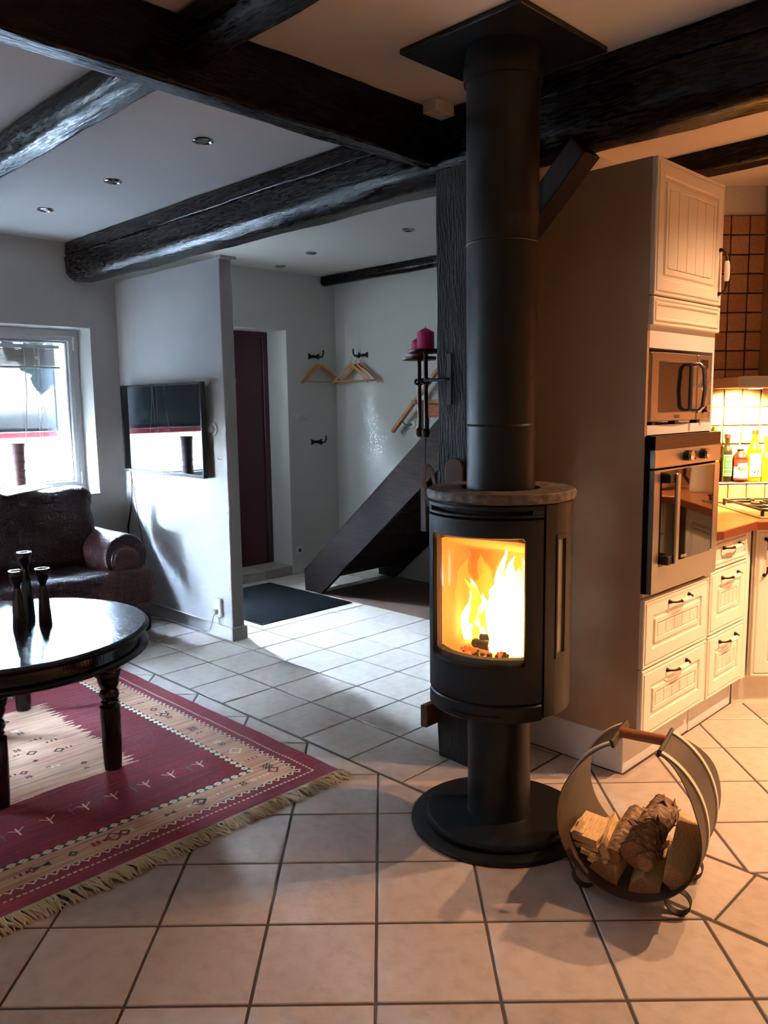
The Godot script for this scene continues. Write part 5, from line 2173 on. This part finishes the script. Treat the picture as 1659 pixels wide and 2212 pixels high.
		build(mb, "cup", M["espresso_1"], o)
	make_sofa()
	make_tv()


func make_sofa() -> void:
	var o := thing("sofa", "dark red leather sofa with rolled arms below the window", "sofa", Vector3(1.5, 0, -5.1))
	var wr := noise(0.05, 4, FastNoiseLite.TYPE_SIMPLEX_SMOOTH, 12)
	var big := noise(0.03, 3, FastNoiseLite.TYPE_SIMPLEX_SMOOTH, 14)
	var xr := 2.60
	var xl := 0.45
	var xm := (xr + xl) / 2
	var mb := MB.new()
	mb.rbox(Vector3(xm, 0.15, -5.1), Vector3(xr - xl - 0.06, 0.22, 0.72), 0.03, 2, 4)
	build(mb, "base", M["leather"], o)
	for x in [xl + 0.12, xr - 0.12]:
		for z in [-4.83, -5.38]:
			mb = MB.new()
			mb.lathe([Vector2(0, 0), Vector2(0.022, 0), Vector2(0.03, 0.05), Vector2(0, 0.05)], 14, Vector3(x, 0, z))
			build(mb, "foot", M["espresso_1"], o)
	# front rail, a fat rounded roll that runs under the arms to both ends
	mb = MB.new()
	mb.rbox(Vector3(xm, 0.345, -4.86), Vector3(xr - xl + 0.02, 0.25, 0.30), 0.075, 5, 30, big, 0.012)
	build(mb, "front_rail", M["leather_worn"], o, 60.0)
	for s in [-1, 1]:
		mb = MB.new()
		mb.rbox(Vector3(xm + s * 0.39, 0.385, -5.02), Vector3(0.78, 0.19, 0.62), 0.075, 5, 12, big, 0.02)
		build(mb, "seat_cushion", M["leather"], o, 60.0)
		# back cushion, leaning, with its soft top roll
		mb = MB.new()
		mb.xf = Transform3D(Basis(Vector3(1, 0, 0), -0.2), Vector3(xm + s * 0.455, 0.68, -5.27))
		mb.rbox(Vector3(0, 0, 0), Vector3(0.92, 0.52, 0.24), 0.115, 6, 12, big, 0.03)
		mb.xf = Transform3D(Basis(Vector3(1, 0, 0), -0.1), Vector3(xm + s * 0.455, 0.885, -5.325))
		mb.rbox(Vector3(0, 0, 0), Vector3(0.93, 0.19, 0.25), 0.09, 6, 12, wr, 0.02)
		build(mb, "back_cushion", M["leather"], o, 60.0)
		# rolled arm: outline in x and y, run back along z
		var c := Vector2(xr - 0.145, 0.53) if s > 0 else Vector2(xl + 0.145, 0.53)
		var ring2 := []
		for k in 26:
			var a := -PI * 0.28 + PI * 1.42 * k / 25.0
			var rr := 0.15 + 0.012 * sin(a)
			ring2.append(Vector2(c.x + s * cos(a) * rr, c.y + sin(a) * rr))
		ring2.append(Vector2(c.x - s * 0.12, 0.40))
		ring2.append(Vector2(c.x - s * 0.10, 0.25))
		ring2.append(Vector2(c.x + s * 0.11, 0.25))
		ring2.append(Vector2(c.x + s * 0.115, 0.40))
		var rings := []
		for w in [[-5.48, 0.86], [-5.46, 0.98], [-5.3, 1.0], [-5.2, 1.0], [-5.1, 1.0], [-5.0, 1.0], [-4.9, 1.0], [-4.855, 0.985], [-4.84, 0.94], [-4.838, 0.88]]:
			var ring := PackedVector3Array()
			for p in ring2:
				var q: Vector2 = c + (p - c) * w[1]
				var n := big.get_noise_3d(q.x * 100, q.y * 100, w[0] * 100) * 0.014
				ring.append(Vector3(q.x + (q.x - c.x) * n * 4, q.y + (q.y - c.y) * n * 4, w[0]))
			rings.append(ring)
		mb = MB.new()
		mb.loft(rings)
		var arm := build(mb, "arm", M["leather"], o, 60.0)
		mb = MB.new()
		var disc := []
		for k in 24:
			var a := TAU * k / 24
			disc.append(Vector2(c.x + cos(a) * 0.098, c.y - 0.012 + sin(a) * 0.098))
		mb.xf = Transform3D(Basis(), Vector3(0, 0, -4.845))
		mb.prism(disc, 0.026, 0.014)
		build(mb, "arm_front", M["leather_worn"], arm, 40.0)
		mb = MB.new()
		var pts := []
		for k in 24:
			var a := TAU * k / 24
			pts.append(Vector3(c.x + cos(a) * 0.101, c.y - 0.012 + sin(a) * 0.101, -4.835))
		mb.tube(pts, 0.007, 6, true)
		build(mb, "piping", M["piping"], arm)
	mb = MB.new()
	mb.rbox(Vector3(xm, 0.52, -5.45), Vector3(1.84, 0.62, 0.16), 0.05, 3, 6, big, 0.01)
	build(mb, "back_frame", M["leather"], o, 60.0)
	# magazine lying open on the back
	var mg := thing("magazine", "white magazine lying on top of the sofa back", "magazine", Vector3(2.0, 0.975, -5.30))
	mg.rotation = Vector3(0.06, 0.12, 0.10)
	mb = MB.new()
	mb.box(Vector3(0, 0.012, 0), Vector3(0.30, 0.008, 0.21), 0.002)
	build(mb, "pages", M["paper"], mg, 0.0, true)
	mb = MB.new()
	mb.box(Vector3(0, 0.0175, 0), Vector3(0.302, 0.0012, 0.212), 0.0003)
	build(mb, "cover", M["pvc"], mg, 0.0, true)
	# tall pot on the window sill
	var po := Vector3(2.135, 0.893, -5.68)
	var v := thing("vase", "tall narrow brown banded pot on the window sill", "vase", po)
	mb = MB.new()
	mb.lathe([Vector2(0, 0), Vector2(0.043, 0), Vector2(0.044, 0.05), Vector2(0.042, 0.2), Vector2(0.046, 0.34), Vector2(0.052, 0.375), Vector2(0.047, 0.378), Vector2(0.040, 0.34), Vector2(0.036, 0.05), Vector2(0, 0.04)], 32, po)
	build(mb, "body", M["pot_brown"], v)
	for i in 5:
		mb = MB.new()
		var y := 0.06 + 0.06 * i
		mb.lathe([Vector2(0.038, y), Vector2(0.0455, y + 0.002), Vector2(0.0462, y + 0.012), Vector2(0.0455, y + 0.022), Vector2(0.038, y + 0.024)], 32, po)
		build(mb, "band", M["pot_band"], v)


func make_tv() -> void:
	var xf := 2.795
	var o := thing("television", "flat black television hung on the white partition wall, mirroring the window", "television", Vector3(2.83, 1.35, -4.93))
	var z0 := -5.452
	var z1 := -4.405
	var y0 := 1.048
	var y1 := 1.659
	var f := func(x: float, y: float, z: float) -> Vector3: return Vector3(xf + 0.03 - z, y, x)
	var mb := MB.new()
	slab(mb, xf + 0.003, xf + 0.03, y0 + 0.004, y1 - 0.004, z0 + 0.004, z1 - 0.004, 0.004)
	build(mb, "casing", M["tv_plastic"], o, 0.0)
	mb = MB.new()
	frame_ring(mb, rrect(z0, y0, z1, y1, 0.006, 3, 3), rrect(z0 + 0.014, y0 + 0.022, z1 - 0.014, y1 - 0.014, 0.003, 3, 3), 0.0, 0.033, f, 0.003)
	build(mb, "bezel", M["tv_plastic"], o, 0.0)
	mb = MB.new()
	slab(mb, xf, xf + 0.004, y0 + 0.02, y1 - 0.012, z0 + 0.012, z1 - 0.012)
	build(mb, "screen", M["tv_screen"], o, 0.0)
	mb = MB.new()
	slab(mb, xf - 0.002, xf + 0.012, y0 - 0.007, y0 + 0.002, -4.99, -4.90, 0.003)
	build(mb, "sensor", M["chrome"], o, 0.0)
	mb = MB.new()
	slab(mb, xf + 0.028, xf + 0.05, y0 + 0.1, y1 - 0.1, -5.2, -4.65, 0.006)
	build(mb, "rear_housing", M["tv_plastic"], o, 0.0)
	mb = MB.new()
	slab(mb, xf + 0.048, 2.8705, 1.2, 1.5, -5.05, -4.8, 0.003)
	build(mb, "wall_mount", M["iron"], o, 0.0)
	mb = MB.new()
	mb.tube([Vector3(2.835, 1.10, -5.46), Vector3(2.855, 1.03, -5.475), Vector3(2.858, 0.95, -5.478), Vector3(2.855, 0.78, -5.50), Vector3(2.858, 0.62, -5.57), Vector3(2.85, 0.4, -5.58)], 0.007, 6)
	single(mb, "television_cable", M["black_cable"], "thick black cable hanging from the television behind the sofa arm", "cable", Vector3(2.855, 1.03, -5.475))
	mb = MB.new()
	mb.tube([Vector3(2.84, 1.08, -5.46), Vector3(2.862, 0.96, -5.47), Vector3(2.864, 0.75, -5.43), Vector3(2.864, 0.5, -5.37), Vector3(2.86, 0.3, -5.35)], 0.0025, 5)
	single(mb, "aerial_cable", M["black_cable"], "thin dark wire slanting down the partition below the television", "cable", Vector3(2.862, 0.96, -5.47))
	# thermostat dial, nail, plug and white cable low on the partition
	var d := thing("dimmer", "round white dial on the partition beside the television", "dial", Vector3(2.87, 1.361, -4.388))
	mb = MB.new()
	mb.xf = Transform3D(Basis(Vector3.BACK, PI / 2), Vector3(2.87, 1.361, -4.388))
	mb.lathe([Vector2(0, 0), Vector2(0.041, 0), Vector2(0.041, 0.006), Vector2(0.036, 0.010), Vector2(0, 0.010)], 32)
	build(mb, "plate", M["white_plastic"], d)
	mb = MB.new()
	mb.xf = Transform3D(Basis(Vector3.BACK, PI / 2), Vector3(2.86, 1.361, -4.388))
	mb.lathe([Vector2(0, 0), Vector2(0.024, 0), Vector2(0.022, 0.016), Vector2(0.018, 0.020), Vector2(0, 0.020)], 28)
	build(mb, "knob", M["white_plastic"], d)
	mb = MB.new()
	mb.tube([Vector3(2.872, 1.172, -4.308), Vector3(2.845, 1.172, -4.306), Vector3(2.838, 1.178, -4.306)], 0.003, 6)
	single(mb, "wall_hook", M["chrome"], "tiny metal hook near the free edge of the partition", "hook", Vector3(2.87, 1.172, -4.308))
	var so := thing("wall_socket", "white socket low on the partition with a plug in it", "socket", Vector3(2.87, 0.206, -4.392))
	mb = MB.new()
	mb.rbox(Vector3(2.855, 0.2, -4.392), Vector3(0.034, 0.13, 0.075), 0.014, 3)
	build(mb, "cover_plate", M["white_plastic"], so)
	var pl := thing("plug", "white plug with a cable stuck into the socket on the partition", "plug", Vector3(2.83, 0.178, -4.39))
	mb = MB.new()
	mb.rbox(Vector3(2.826, 0.178, -4.39), Vector3(0.03, 0.035, 0.035), 0.009, 3)
	build(mb, "plug_body", M["white_plastic"], pl)
	mb = MB.new()
	mb.tube([Vector3(2.82, 0.168, -4.395), Vector3(2.812, 0.12, -4.41), Vector3(2.83, 0.045, -4.47), Vector3(2.845, 0.008, -4.58), Vector3(2.846, 0.006, -4.72), Vector3(2.852, 0.006, -4.9), Vector3(2.835, 0.006, -5.06), Vector3(2.80, 0.006, -5.16), Vector3(2.78, 0.006, -5.3)], 0.0045, 6)
	build(mb, "flex", M["cord"], pl)
	mb = MB.new()
	mb.tube([Vector3(2.85, 0.145, -4.40), Vector3(2.852, 0.092, -4.39), Vector3(2.853, 0.088, -4.45), Vector3(2.853, 0.088, -5.0), Vector3(2.853, 0.088, -5.55)], 0.004, 6)
	single(mb, "skirting_cable", M["cord"], "white cable clipped along the top of the partition skirting", "cable", Vector3(2.853, 0.09, -4.8))


func make_small_things() -> void:
	# unlit ceiling spots and the flush covers
	var sp := [[2.042, -3.118, "unlit ceiling spot nearest the cross beam"], [2.052, -3.962, "middle unlit ceiling spot of the row above the television side"], [2.045, -4.77, "unlit ceiling spot nearest the window wall"], [4.05, -4.79, "unlit hall ceiling spot in the middle of the hall"], [4.24, -5.92 + 0.45, "unlit hall ceiling spot nearest the front door"], [4.01, -3.75, "unlit hall ceiling spot beside the post"]]
	sp[4][0] = 4.233
	sp[4][1] = -5.40
	for q in sp:
		downlight(Vector3(q[0], ROOM_H, q[1]), q[2], false, 0.046)
	for q in [[4.69, -5.226, "flush round white cover on the hall ceiling nearer the door"], [4.69, -4.988, "flush round white cover on the hall ceiling nearer the stairs"]]:
		var mb := MB.new()
		mb.lathe([Vector2(0, 0), Vector2(0.062, 0), Vector2(0.060, -0.004), Vector2(0, -0.004)], 32, Vector3(q[0], ROOM_H, q[1]))
		single(mb, "ceiling_cover", M["ceiling"], q[2], "cover", Vector3(q[0], ROOM_H, q[1]), "ceiling covers in the hall")
	var vb := MB.new()
	slab(vb, 2.405, 2.512, 2.595, 2.64, -2.17, -2.10, 0.003)
	single(vb, "ceiling_box", M["white_melamine"], "small grey box on the ceiling in the angle of cross beam and main beam", "box", Vector3(2.45, 2.62, -2.13), "", 0.0)
	# iron wall candelabrum on the post: a bracket, two stems with plates, two candles
	var z := -2.25
	var o := thing("candle_bracket", "forged iron bracket on the post carrying two candle plates on long stems", "candle bracket", Vector3(2.52, 1.55, -2.2))
	var mb := MB.new()
	slab(mb, 2.481, 2.488, 1.495, 1.70, -2.118, -2.093, 0.002)
	build(mb, "mounting_plate", M["iron"], o, 0.0)
	mb = MB.new()
	mb.tube([Vector3(2.484, 1.597, -2.105), Vector3(2.472, 1.597, -2.115), Vector3(2.474, 1.597, -2.19), Vector3(2.50, 1.597, -2.25), Vector3(2.565, 1.597, -2.295)], 0.0065, 8)
	build(mb, "arm", M["iron"], o)
	var spots := [[Vector3(2.571, 0, -2.31), 1.712, 0.0], [Vector3(2.629, 0, -2.40), 1.688, 0.0]]
	for i in 2:
		var p: Vector3 = spots[i][0]
		var yt: float = spots[i][1]
		mb = MB.new()
		mb.tube([p + Vector3(0, 1.385, 0), p + Vector3(0, yt, 0)], 0.0095, 12)
		var stem := build(mb, "stem", M["aged_brass"], o)
		mb = MB.new()
		mb.lathe([Vector2(0, 1.355), Vector2(0.012, 1.36), Vector2(0.019, 1.374), Vector2(0.019, 1.386), Vector2(0.012, 1.398), Vector2(0, 1.402)], 20, p)
		build(mb, "ball_end", M["aged_brass"], stem)
		mb = MB.new()
		mb.lathe([Vector2(0, yt), Vector2(0.072, yt + 0.002), Vector2(0.075, yt + 0.006), Vector2(0.075, yt + 0.016), Vector2(0.071, yt + 0.016), Vector2(0.069, yt + 0.008), Vector2(0, yt + 0.008)], 40, p)
		build(mb, "candle_plate", M["aged_brass"], o)
		mb = MB.new()
		var ring := []
		for k in 16:
			var a := TAU * k / 16
			ring.append(p + Vector3(cos(a) * 0.019, 1.597 + 0.012 * cos(a + 0.7), sin(a) * 0.019))
		mb.tube(ring, 0.0055, 6, true)
		build(mb, "ring", M["iron"], o)
		var h: float = [0.098, 0.092][i]
		var rc: float = [0.0365, 0.0345][i]
		var c := thing("pillar_candle", ["magenta pillar candle on the upper plate by the post", "magenta pillar candle on the lower plate, half hidden behind the other one"][i], "candle", p + Vector3(0, yt + 0.008, 0))
		mb = MB.new()
		mb.lathe([Vector2(0, 0), Vector2(rc - 0.002, 0), Vector2(rc, 0.003), Vector2(rc, h - 0.02), Vector2(rc * 0.95, h - 0.017), Vector2(rc * 0.4, h - 0.005), Vector2(0.003, h), Vector2(0, h)], 36, p + Vector3(0, yt + 0.008, 0))
		build(mb, "wax", M["magenta_wax"], c)
		mb = MB.new()
		mb.tube([p + Vector3(0, yt + 0.008 + h, 0), p + Vector3(0.001, yt + 0.016 + h, 0)], 0.001, 5)
		build(mb, "wick", M["soot"], c)
	# things hung on the post behind the stove top
	mb = MB.new()
	var lp := []
	for k in 21:
		var a := PI * (0.0 + k / 20.0)
		lp.append(Vector3(2.425 + 0.03 * cos(a), 1.195 + 0.06 * sin(a), -2.165 - 0.01 * sin(a)))
	lp.push_front(Vector3(2.475, 1.08, -2.15))
	lp.append(Vector3(2.42, 1.09, -2.16))
	mb.tube(lp, 0.011, 6, false, Vector2(0.35, 1.0))
	single(mb, "leather_strap", M["leather_tan"], "brown leather strap loop sticking up behind the stove top by the post", "strap", Vector3(2.45, 1.1, -2.16))
	var pd := thing("hearth_brush", "dark wooden paddle-shaped brush back leaning on the post behind the stove", "brush", Vector3(2.47, 1.1, -2.06))
	mb = MB.new()
	var pl := []
	for k in 13:
		var a := PI * k / 12.0
		pl.append(Vector2(0.042 * cos(a), 0.155 + 0.042 * sin(a)))
	pl.append(Vector2(-0.036, 0.02))
	pl.append(Vector2(0.036, 0.02))
	mb.xf = Transform3D(Basis(Vector3.UP, -PI / 2 + 0.25), Vector3(2.475, 1.09, -2.065))
	mb.prism(pl, 0.022, 0.004)
	build(mb, "paddle", M["block_brown"], pd, 40.0)
	mb = MB.new()
	mb.xf = Transform3D(Basis(Vector3.UP, -PI / 2 + 0.25), Vector3(2.475, 1.09, -2.065))
	mb.tube([Vector3(0, 0.03, 0.011), Vector3(0, -0.12, 0.011)], 0.012, 10)
	build(mb, "shaft", M["walnut_1"], pd)
	var sh := MB.new()
	slab(sh, 2.40, 2.487, 0.15, 0.245, -2.20, -2.165, 0.004)
	single(sh, "wood_block", M["block_brown"], "small brown wooden block fixed low on the post behind the stove", "block", Vector3(2.45, 0.15, -2.18), "", 0.0)


func basket_xf() -> Transform3D:
	var a := deg_to_rad(30.5)
	var near := -DF * cos(a) - DR * sin(a)
	return Transform3D(Basis(near.cross(Vector3.UP) * -1.0, Vector3.UP, near), DF * 2.357 + DR * 0.785 + Vector3(0, 0.251, 0))


func oval(a: float) -> float:
	# the hoop is a little taller above its middle than below
	return -cos(a) * (1.13 if cos(a) < 0.0 else 1.0)


func make_basket() -> void:
	var bx := basket_xf()
	var R := 0.21
	var o := thing("log_basket", "round open log basket of bent brown sheet metal with a wooden handle", "basket", Vector3(bx.origin.x, 0, bx.origin.z))
	var half := func(t: float) -> float:    # half width of the sheet; t 0 at the bottom, 1 at its upper ends
		return lerpf(0.178, 0.094, smoothstep(0.68, 1.0, t))
	var a1 := deg_to_rad(161.0)
	var mb := MB.new()
	mb.xf = bx
	var rings := []
	for i in 61:
		var t := -1.0 + i / 30.0
		var a := t * a1
		var w: float = half.call(absf(t))
		var ring := PackedVector3Array()
		for q in [[R, -1], [R, -0.5], [R, 0], [R, 0.5], [R, 1], [R - 0.0028, 1], [R - 0.0028, 0.5], [R - 0.0028, 0], [R - 0.0028, -0.5], [R - 0.0028, -1]]:
			ring.append(Vector3(sin(a) * q[0], oval(a) * q[0], q[1] * w))
		rings.append(ring)
	mb.loft(rings)
	build(mb, "sheet", M["basket_metal"], o, 30.0)
	for s in [-1, 1]:
		mb = MB.new()
		mb.xf = bx
		rings = []
		for i in 61:
			var a := (-1.0 + i / 30.0) * a1
			var ring := PackedVector3Array()
			for q in [[R - 0.001, -0.009], [R + 0.005, -0.009], [R + 0.005, 0.009], [R - 0.001, 0.009]]:
				ring.append(Vector3(sin(a) * q[0], oval(a) * q[0], q[1] + s * 0.083))
			rings.append(ring)
		mb.loft(rings)
		build(mb, "band", M["basket_strip"], o, 30.0)
	for s in [-1, 1]:
		mb = MB.new()
		mb.xf = bx
		var e: float = a1 * s
		var p := Vector3(sin(e) * R, oval(e) * R, 0)
		mb.xf = bx * Transform3D(Basis(Vector3.BACK, e), p)
		mb.rbox(Vector3(0, 0, 0), Vector3(0.012, 0.026, 0.19), 0.005, 2)
		build(mb, "end_bracket", M["basket_metal"], o, 40.0)
	mb = MB.new()
	mb.xf = bx
	var hx := sin(a1) * R
	var hy := oval(a1) * R + 0.004
	mb.tube([Vector3(-hx, hy, 0), Vector3(-hx * 0.8, hy, 0), Vector3(hx * 0.8, hy, 0), Vector3(hx, hy, 0)], [0.0155, 0.0165, 0.0165, 0.0155], 16)
	build(mb, "handle", M["handle_wood"], o)
	# four feet, rings of strip steel
	for s in [-1, 1]:
		for z in [-0.10, 0.105]:
			mb = MB.new()
			var rings2 := []
			var fc := Vector3(0.14 * s, -0.251 + 0.038, z)
			for i in 24:
				var a := TAU * i / 24
				var ring := PackedVector3Array()
				for q in [[0.037, -0.013], [0.037, 0.013], [0.034, 0.013], [0.034, -0.013]]:
					ring.append(fc + Vector3(cos(a) * q[0], sin(a) * q[0], q[1]))
				rings2.append(ring)
			mb.xf = bx
			mb.loft(rings2, false, true)
			build(mb, "foot", M["iron"], o, 30.0)
	# what lies in it: logs first, kindling on top of the left side
	split_log([Vector2(-0.05, -0.012), Vector2(0.045, -0.034), Vector2(0.042, 0.03), Vector2(-0.025, 0.03)], Vector3(-0.068, -0.157, 0.0), -0.08, 0.26, "split log with a reddish cut end at the bottom of the basket, under the kindling")
	split_log([Vector2(-0.045, -0.024), Vector2(0.045, -0.02), Vector2(0.05, 0.012), Vector2(0.0, 0.036), Vector2(-0.03, 0.015)], Vector3(0.035, -0.17, 0.005), 0.06, 0.26, "split log lowest in the middle of the basket, below the round birch log")
	split_log([Vector2(-0.022, 0.052), Vector2(0.052, 0.004), Vector2(0.006, -0.048), Vector2(-0.03, -0.02)], Vector3(0.127, -0.108, 0.01), 0.04, 0.27, "large split log with a broad pale face against the basket's far side")
	split_log([Vector2(-0.028, -0.025), Vector2(0.026, -0.03), Vector2(0.03, 0.018), Vector2(0.0, 0.03), Vector2(-0.026, 0.014)], Vector3(-0.048, -0.103, 0.0), -0.08, 0.25, "dark barked split log between the kindling and the round birch log", "birch_bark")
	round_log(Vector3(0.03, -0.083, -0.02), 0.047, 0.26, 0.12, "thick round birch log with peeling bark lying on top of the basket")
	round_log(Vector3(0.055, -0.098, 0.10), 0.025, 0.09, 0.0, "short round birch branch end sticking out below the thick log")
	var nz := [
		[Vector3(-0.143, -0.098, 0.03), Vector3(0.098, 0.022, 0.15), -0.12, -0.06, "broad pale kindling board on top of the pile"],
		[Vector3(-0.138, -0.118, 0.03), Vector3(0.09, 0.014, 0.16), -0.05, 0.05, "pale kindling board under the topmost one"],
		[Vector3(-0.120, -0.132, 0.05), Vector3(0.07, 0.014, 0.15), 0.1, -0.25, "third kindling board down, at the edge of the basket"],
		[Vector3(-0.080, -0.102, 0.03), Vector3(0.012, 0.045, 0.22), 0.10, 0.45, "long pale splinter standing between boards and birch log"],
		[Vector3(-0.092, -0.112, 0.04), Vector3(0.010, 0.042, 0.2), 0.16, 0.3, "narrow splinter of kindling beside the long pale one"],
		[Vector3(-0.113, -0.146, 0.07), Vector3(0.045, 0.02, 0.12), 0.2, -0.5, "stubby square kindling piece below the boards"],
		[Vector3(-0.088, -0.128, 0.085), Vector3(0.014, 0.012, 0.13), 0.35, 0.4, "thin kindling stick pointing out of the basket"],
		[Vector3(-0.165, -0.084, 0.05), Vector3(0.03, 0.012, 0.11), 0.05, -0.2, "small kindling offcut lying on the topmost board"],
	]
	var f := noise(0.5, 2, FastNoiseLite.TYPE_SIMPLEX_SMOOTH, 44)
	for q in nz:
		var t := Transform3D(Basis(Vector3.UP, q[2]) * Basis(Vector3.BACK, q[3]), q[0])
		var m := MB.new()
		var s: Vector3 = q[1]
		var rings3 := []
		for i in 7:
			var u := i / 6.0
			var ring := PackedVector3Array()
			for c in [[-1, -1], [1, -1], [1, 1], [-1, 1]]:
				var j := f.get_noise_3d(c[0] * 30 + s.x * 900, u * 40, c[1] * 30) * 0.006
				ring.append(Vector3(c[0] * s.x / 2 + j, c[1] * s.y / 2 + j * 0.6, (u - 0.5) * s.z + (j * 1.5 if i == 0 or i == 6 else 0.0)))
			rings3.append(ring)
		m.loft(rings3)
		var o2 := MeshInstance3D.new()
		o2.name = numbered("kindling")
		o2.mesh = smooth_mesh(m, 0.0, Vector3.ZERO)
		o2.material_override = M["split_wood"]
		o2.transform = bx * t
		add_child(o2, true)
		tag(o2, q[4], "kindling", "kindling in the basket")


func split_log(poly: Array, at: Vector3, yaw: float, l: float, label: String, m := "split_wood") -> void:
	var f := noise(0.9, 3, FastNoiseLite.TYPE_SIMPLEX_SMOOTH, int(absf(at.x) * 900))
	var q := densify(round_poly(poly, 0.008, 2), round_poly(poly, 0.008, 2))
	var rings := []
	for i in 15:
		var u := i / 14.0
		var ring := PackedVector3Array()
		for p in q:
			var n := f.get_noise_3d(p.x * 45, p.y * 45, u * 2.2) * 0.11
			ring.append(Vector3(p.x * (1 + n), p.y * (1 + n), (u - 0.5) * l))
		rings.append(ring)
	var o := Node3D.new()
	o.name = numbered("split_log")
	o.transform = basket_xf() * Transform3D(Basis(Vector3.UP, yaw) * Basis(Vector3(1, 0, 0), 0.12), at)
	add_child(o, true)
	tag(o, label, "log", "firewood in the basket")
	var mb := MB.new()
	mb.loft(rings, true)
	build(mb, "wood", M[m], o, 35.0, true)
	mb = MB.new()
	var e := PackedVector3Array()
	var e2 := PackedVector3Array()
	for p in rings[-1]:
		e.append(Vector3(p.x * 0.985, p.y * 0.985, p.z - 0.002))
		e2.append(Vector3(p.x * 0.97, p.y * 0.97, p.z + 0.0015))
	mb.loft([e, e2])
	build(mb, "cut_end", M["end_grain"], o, 0.0, true)


func round_log(at: Vector3, r: float, l: float, pitch: float, label: String) -> void:
	var f := noise(1.0, 4, FastNoiseLite.TYPE_SIMPLEX_SMOOTH, 77)
	var o := Node3D.new()
	o.name = numbered("round_log")
	o.transform = basket_xf() * Transform3D(Basis(Vector3.UP, -0.12) * Basis(Vector3(1, 0, 0), pitch), at)
	add_child(o, true)
	tag(o, label, "log", "firewood in the basket")
	var rings := []
	for i in 25:
		var u := i / 24.0
		var ring := PackedVector3Array()
		for k in 26:
			var a := TAU * k / 26
			var rr := r * (1.0 + 0.16 * f.get_noise_3d(cos(a) * 1.5, sin(a) * 1.5, u * 3.0) + (0.05 if i == 0 else 0.0))
			ring.append(Vector3(cos(a) * rr, sin(a) * rr, (u - 0.5) * l + (0.012 * f.get_noise_2d(a * 3, 5.0) if i == 0 or i == 24 else 0.0)))
		rings.append(ring)
	var mb := MB.new()
	mb.loft(rings)
	build(mb, "bark", M["birch_bark"], o, 40.0, true)
	mb = MB.new()
	var e := PackedVector3Array()
	var e2 := PackedVector3Array()
	for p in rings[-1]:
		e.append(Vector3(p.x * 0.93, p.y * 0.93, l / 2 - 0.004))
		e2.append(Vector3(p.x * 0.91, p.y * 0.91, l / 2 + 0.006))
	mb.loft([e, e2])
	build(mb, "cut_end", M["end_grain"], o, 0.0, true)
	# curls of loose bark
	mb = MB.new()
	for k in (26 if r > 0.04 else 6):
		var a := rng.randf() * TAU
		var z := rng.randf_range(-0.48, 0.48) * l
		var n := Vector3(cos(a), sin(a), 0)
		var t := Vector3(-sin(a), cos(a), 0)
		var p := n * r * 0.98 + Vector3(0, 0, z)
		var wd := rng.randf_range(0.008, 0.022)
		var cu := rng.randf_range(0.008, 0.02)
		var ring := []
		for i in 5:
			var u := i / 4.0
			var q := p + t * cu * u * 1.6 + n * cu * u * u * 0.9
			ring.append(PackedVector3Array([q - Vector3(0, 0, wd / 2), q + Vector3(0, 0, wd / 2 * (1 - u * 0.6)), q + Vector3(0, 0, wd / 2 * (1 - u * 0.6)) + n * 0.0012, q - Vector3(0, 0, wd / 2) + n * 0.0012]))
		mb.loft(ring)
	var c := build(mb, "bark_curls", M["birch_bark"], o, 30.0, true)
	c.set_meta("kind", "stuff")
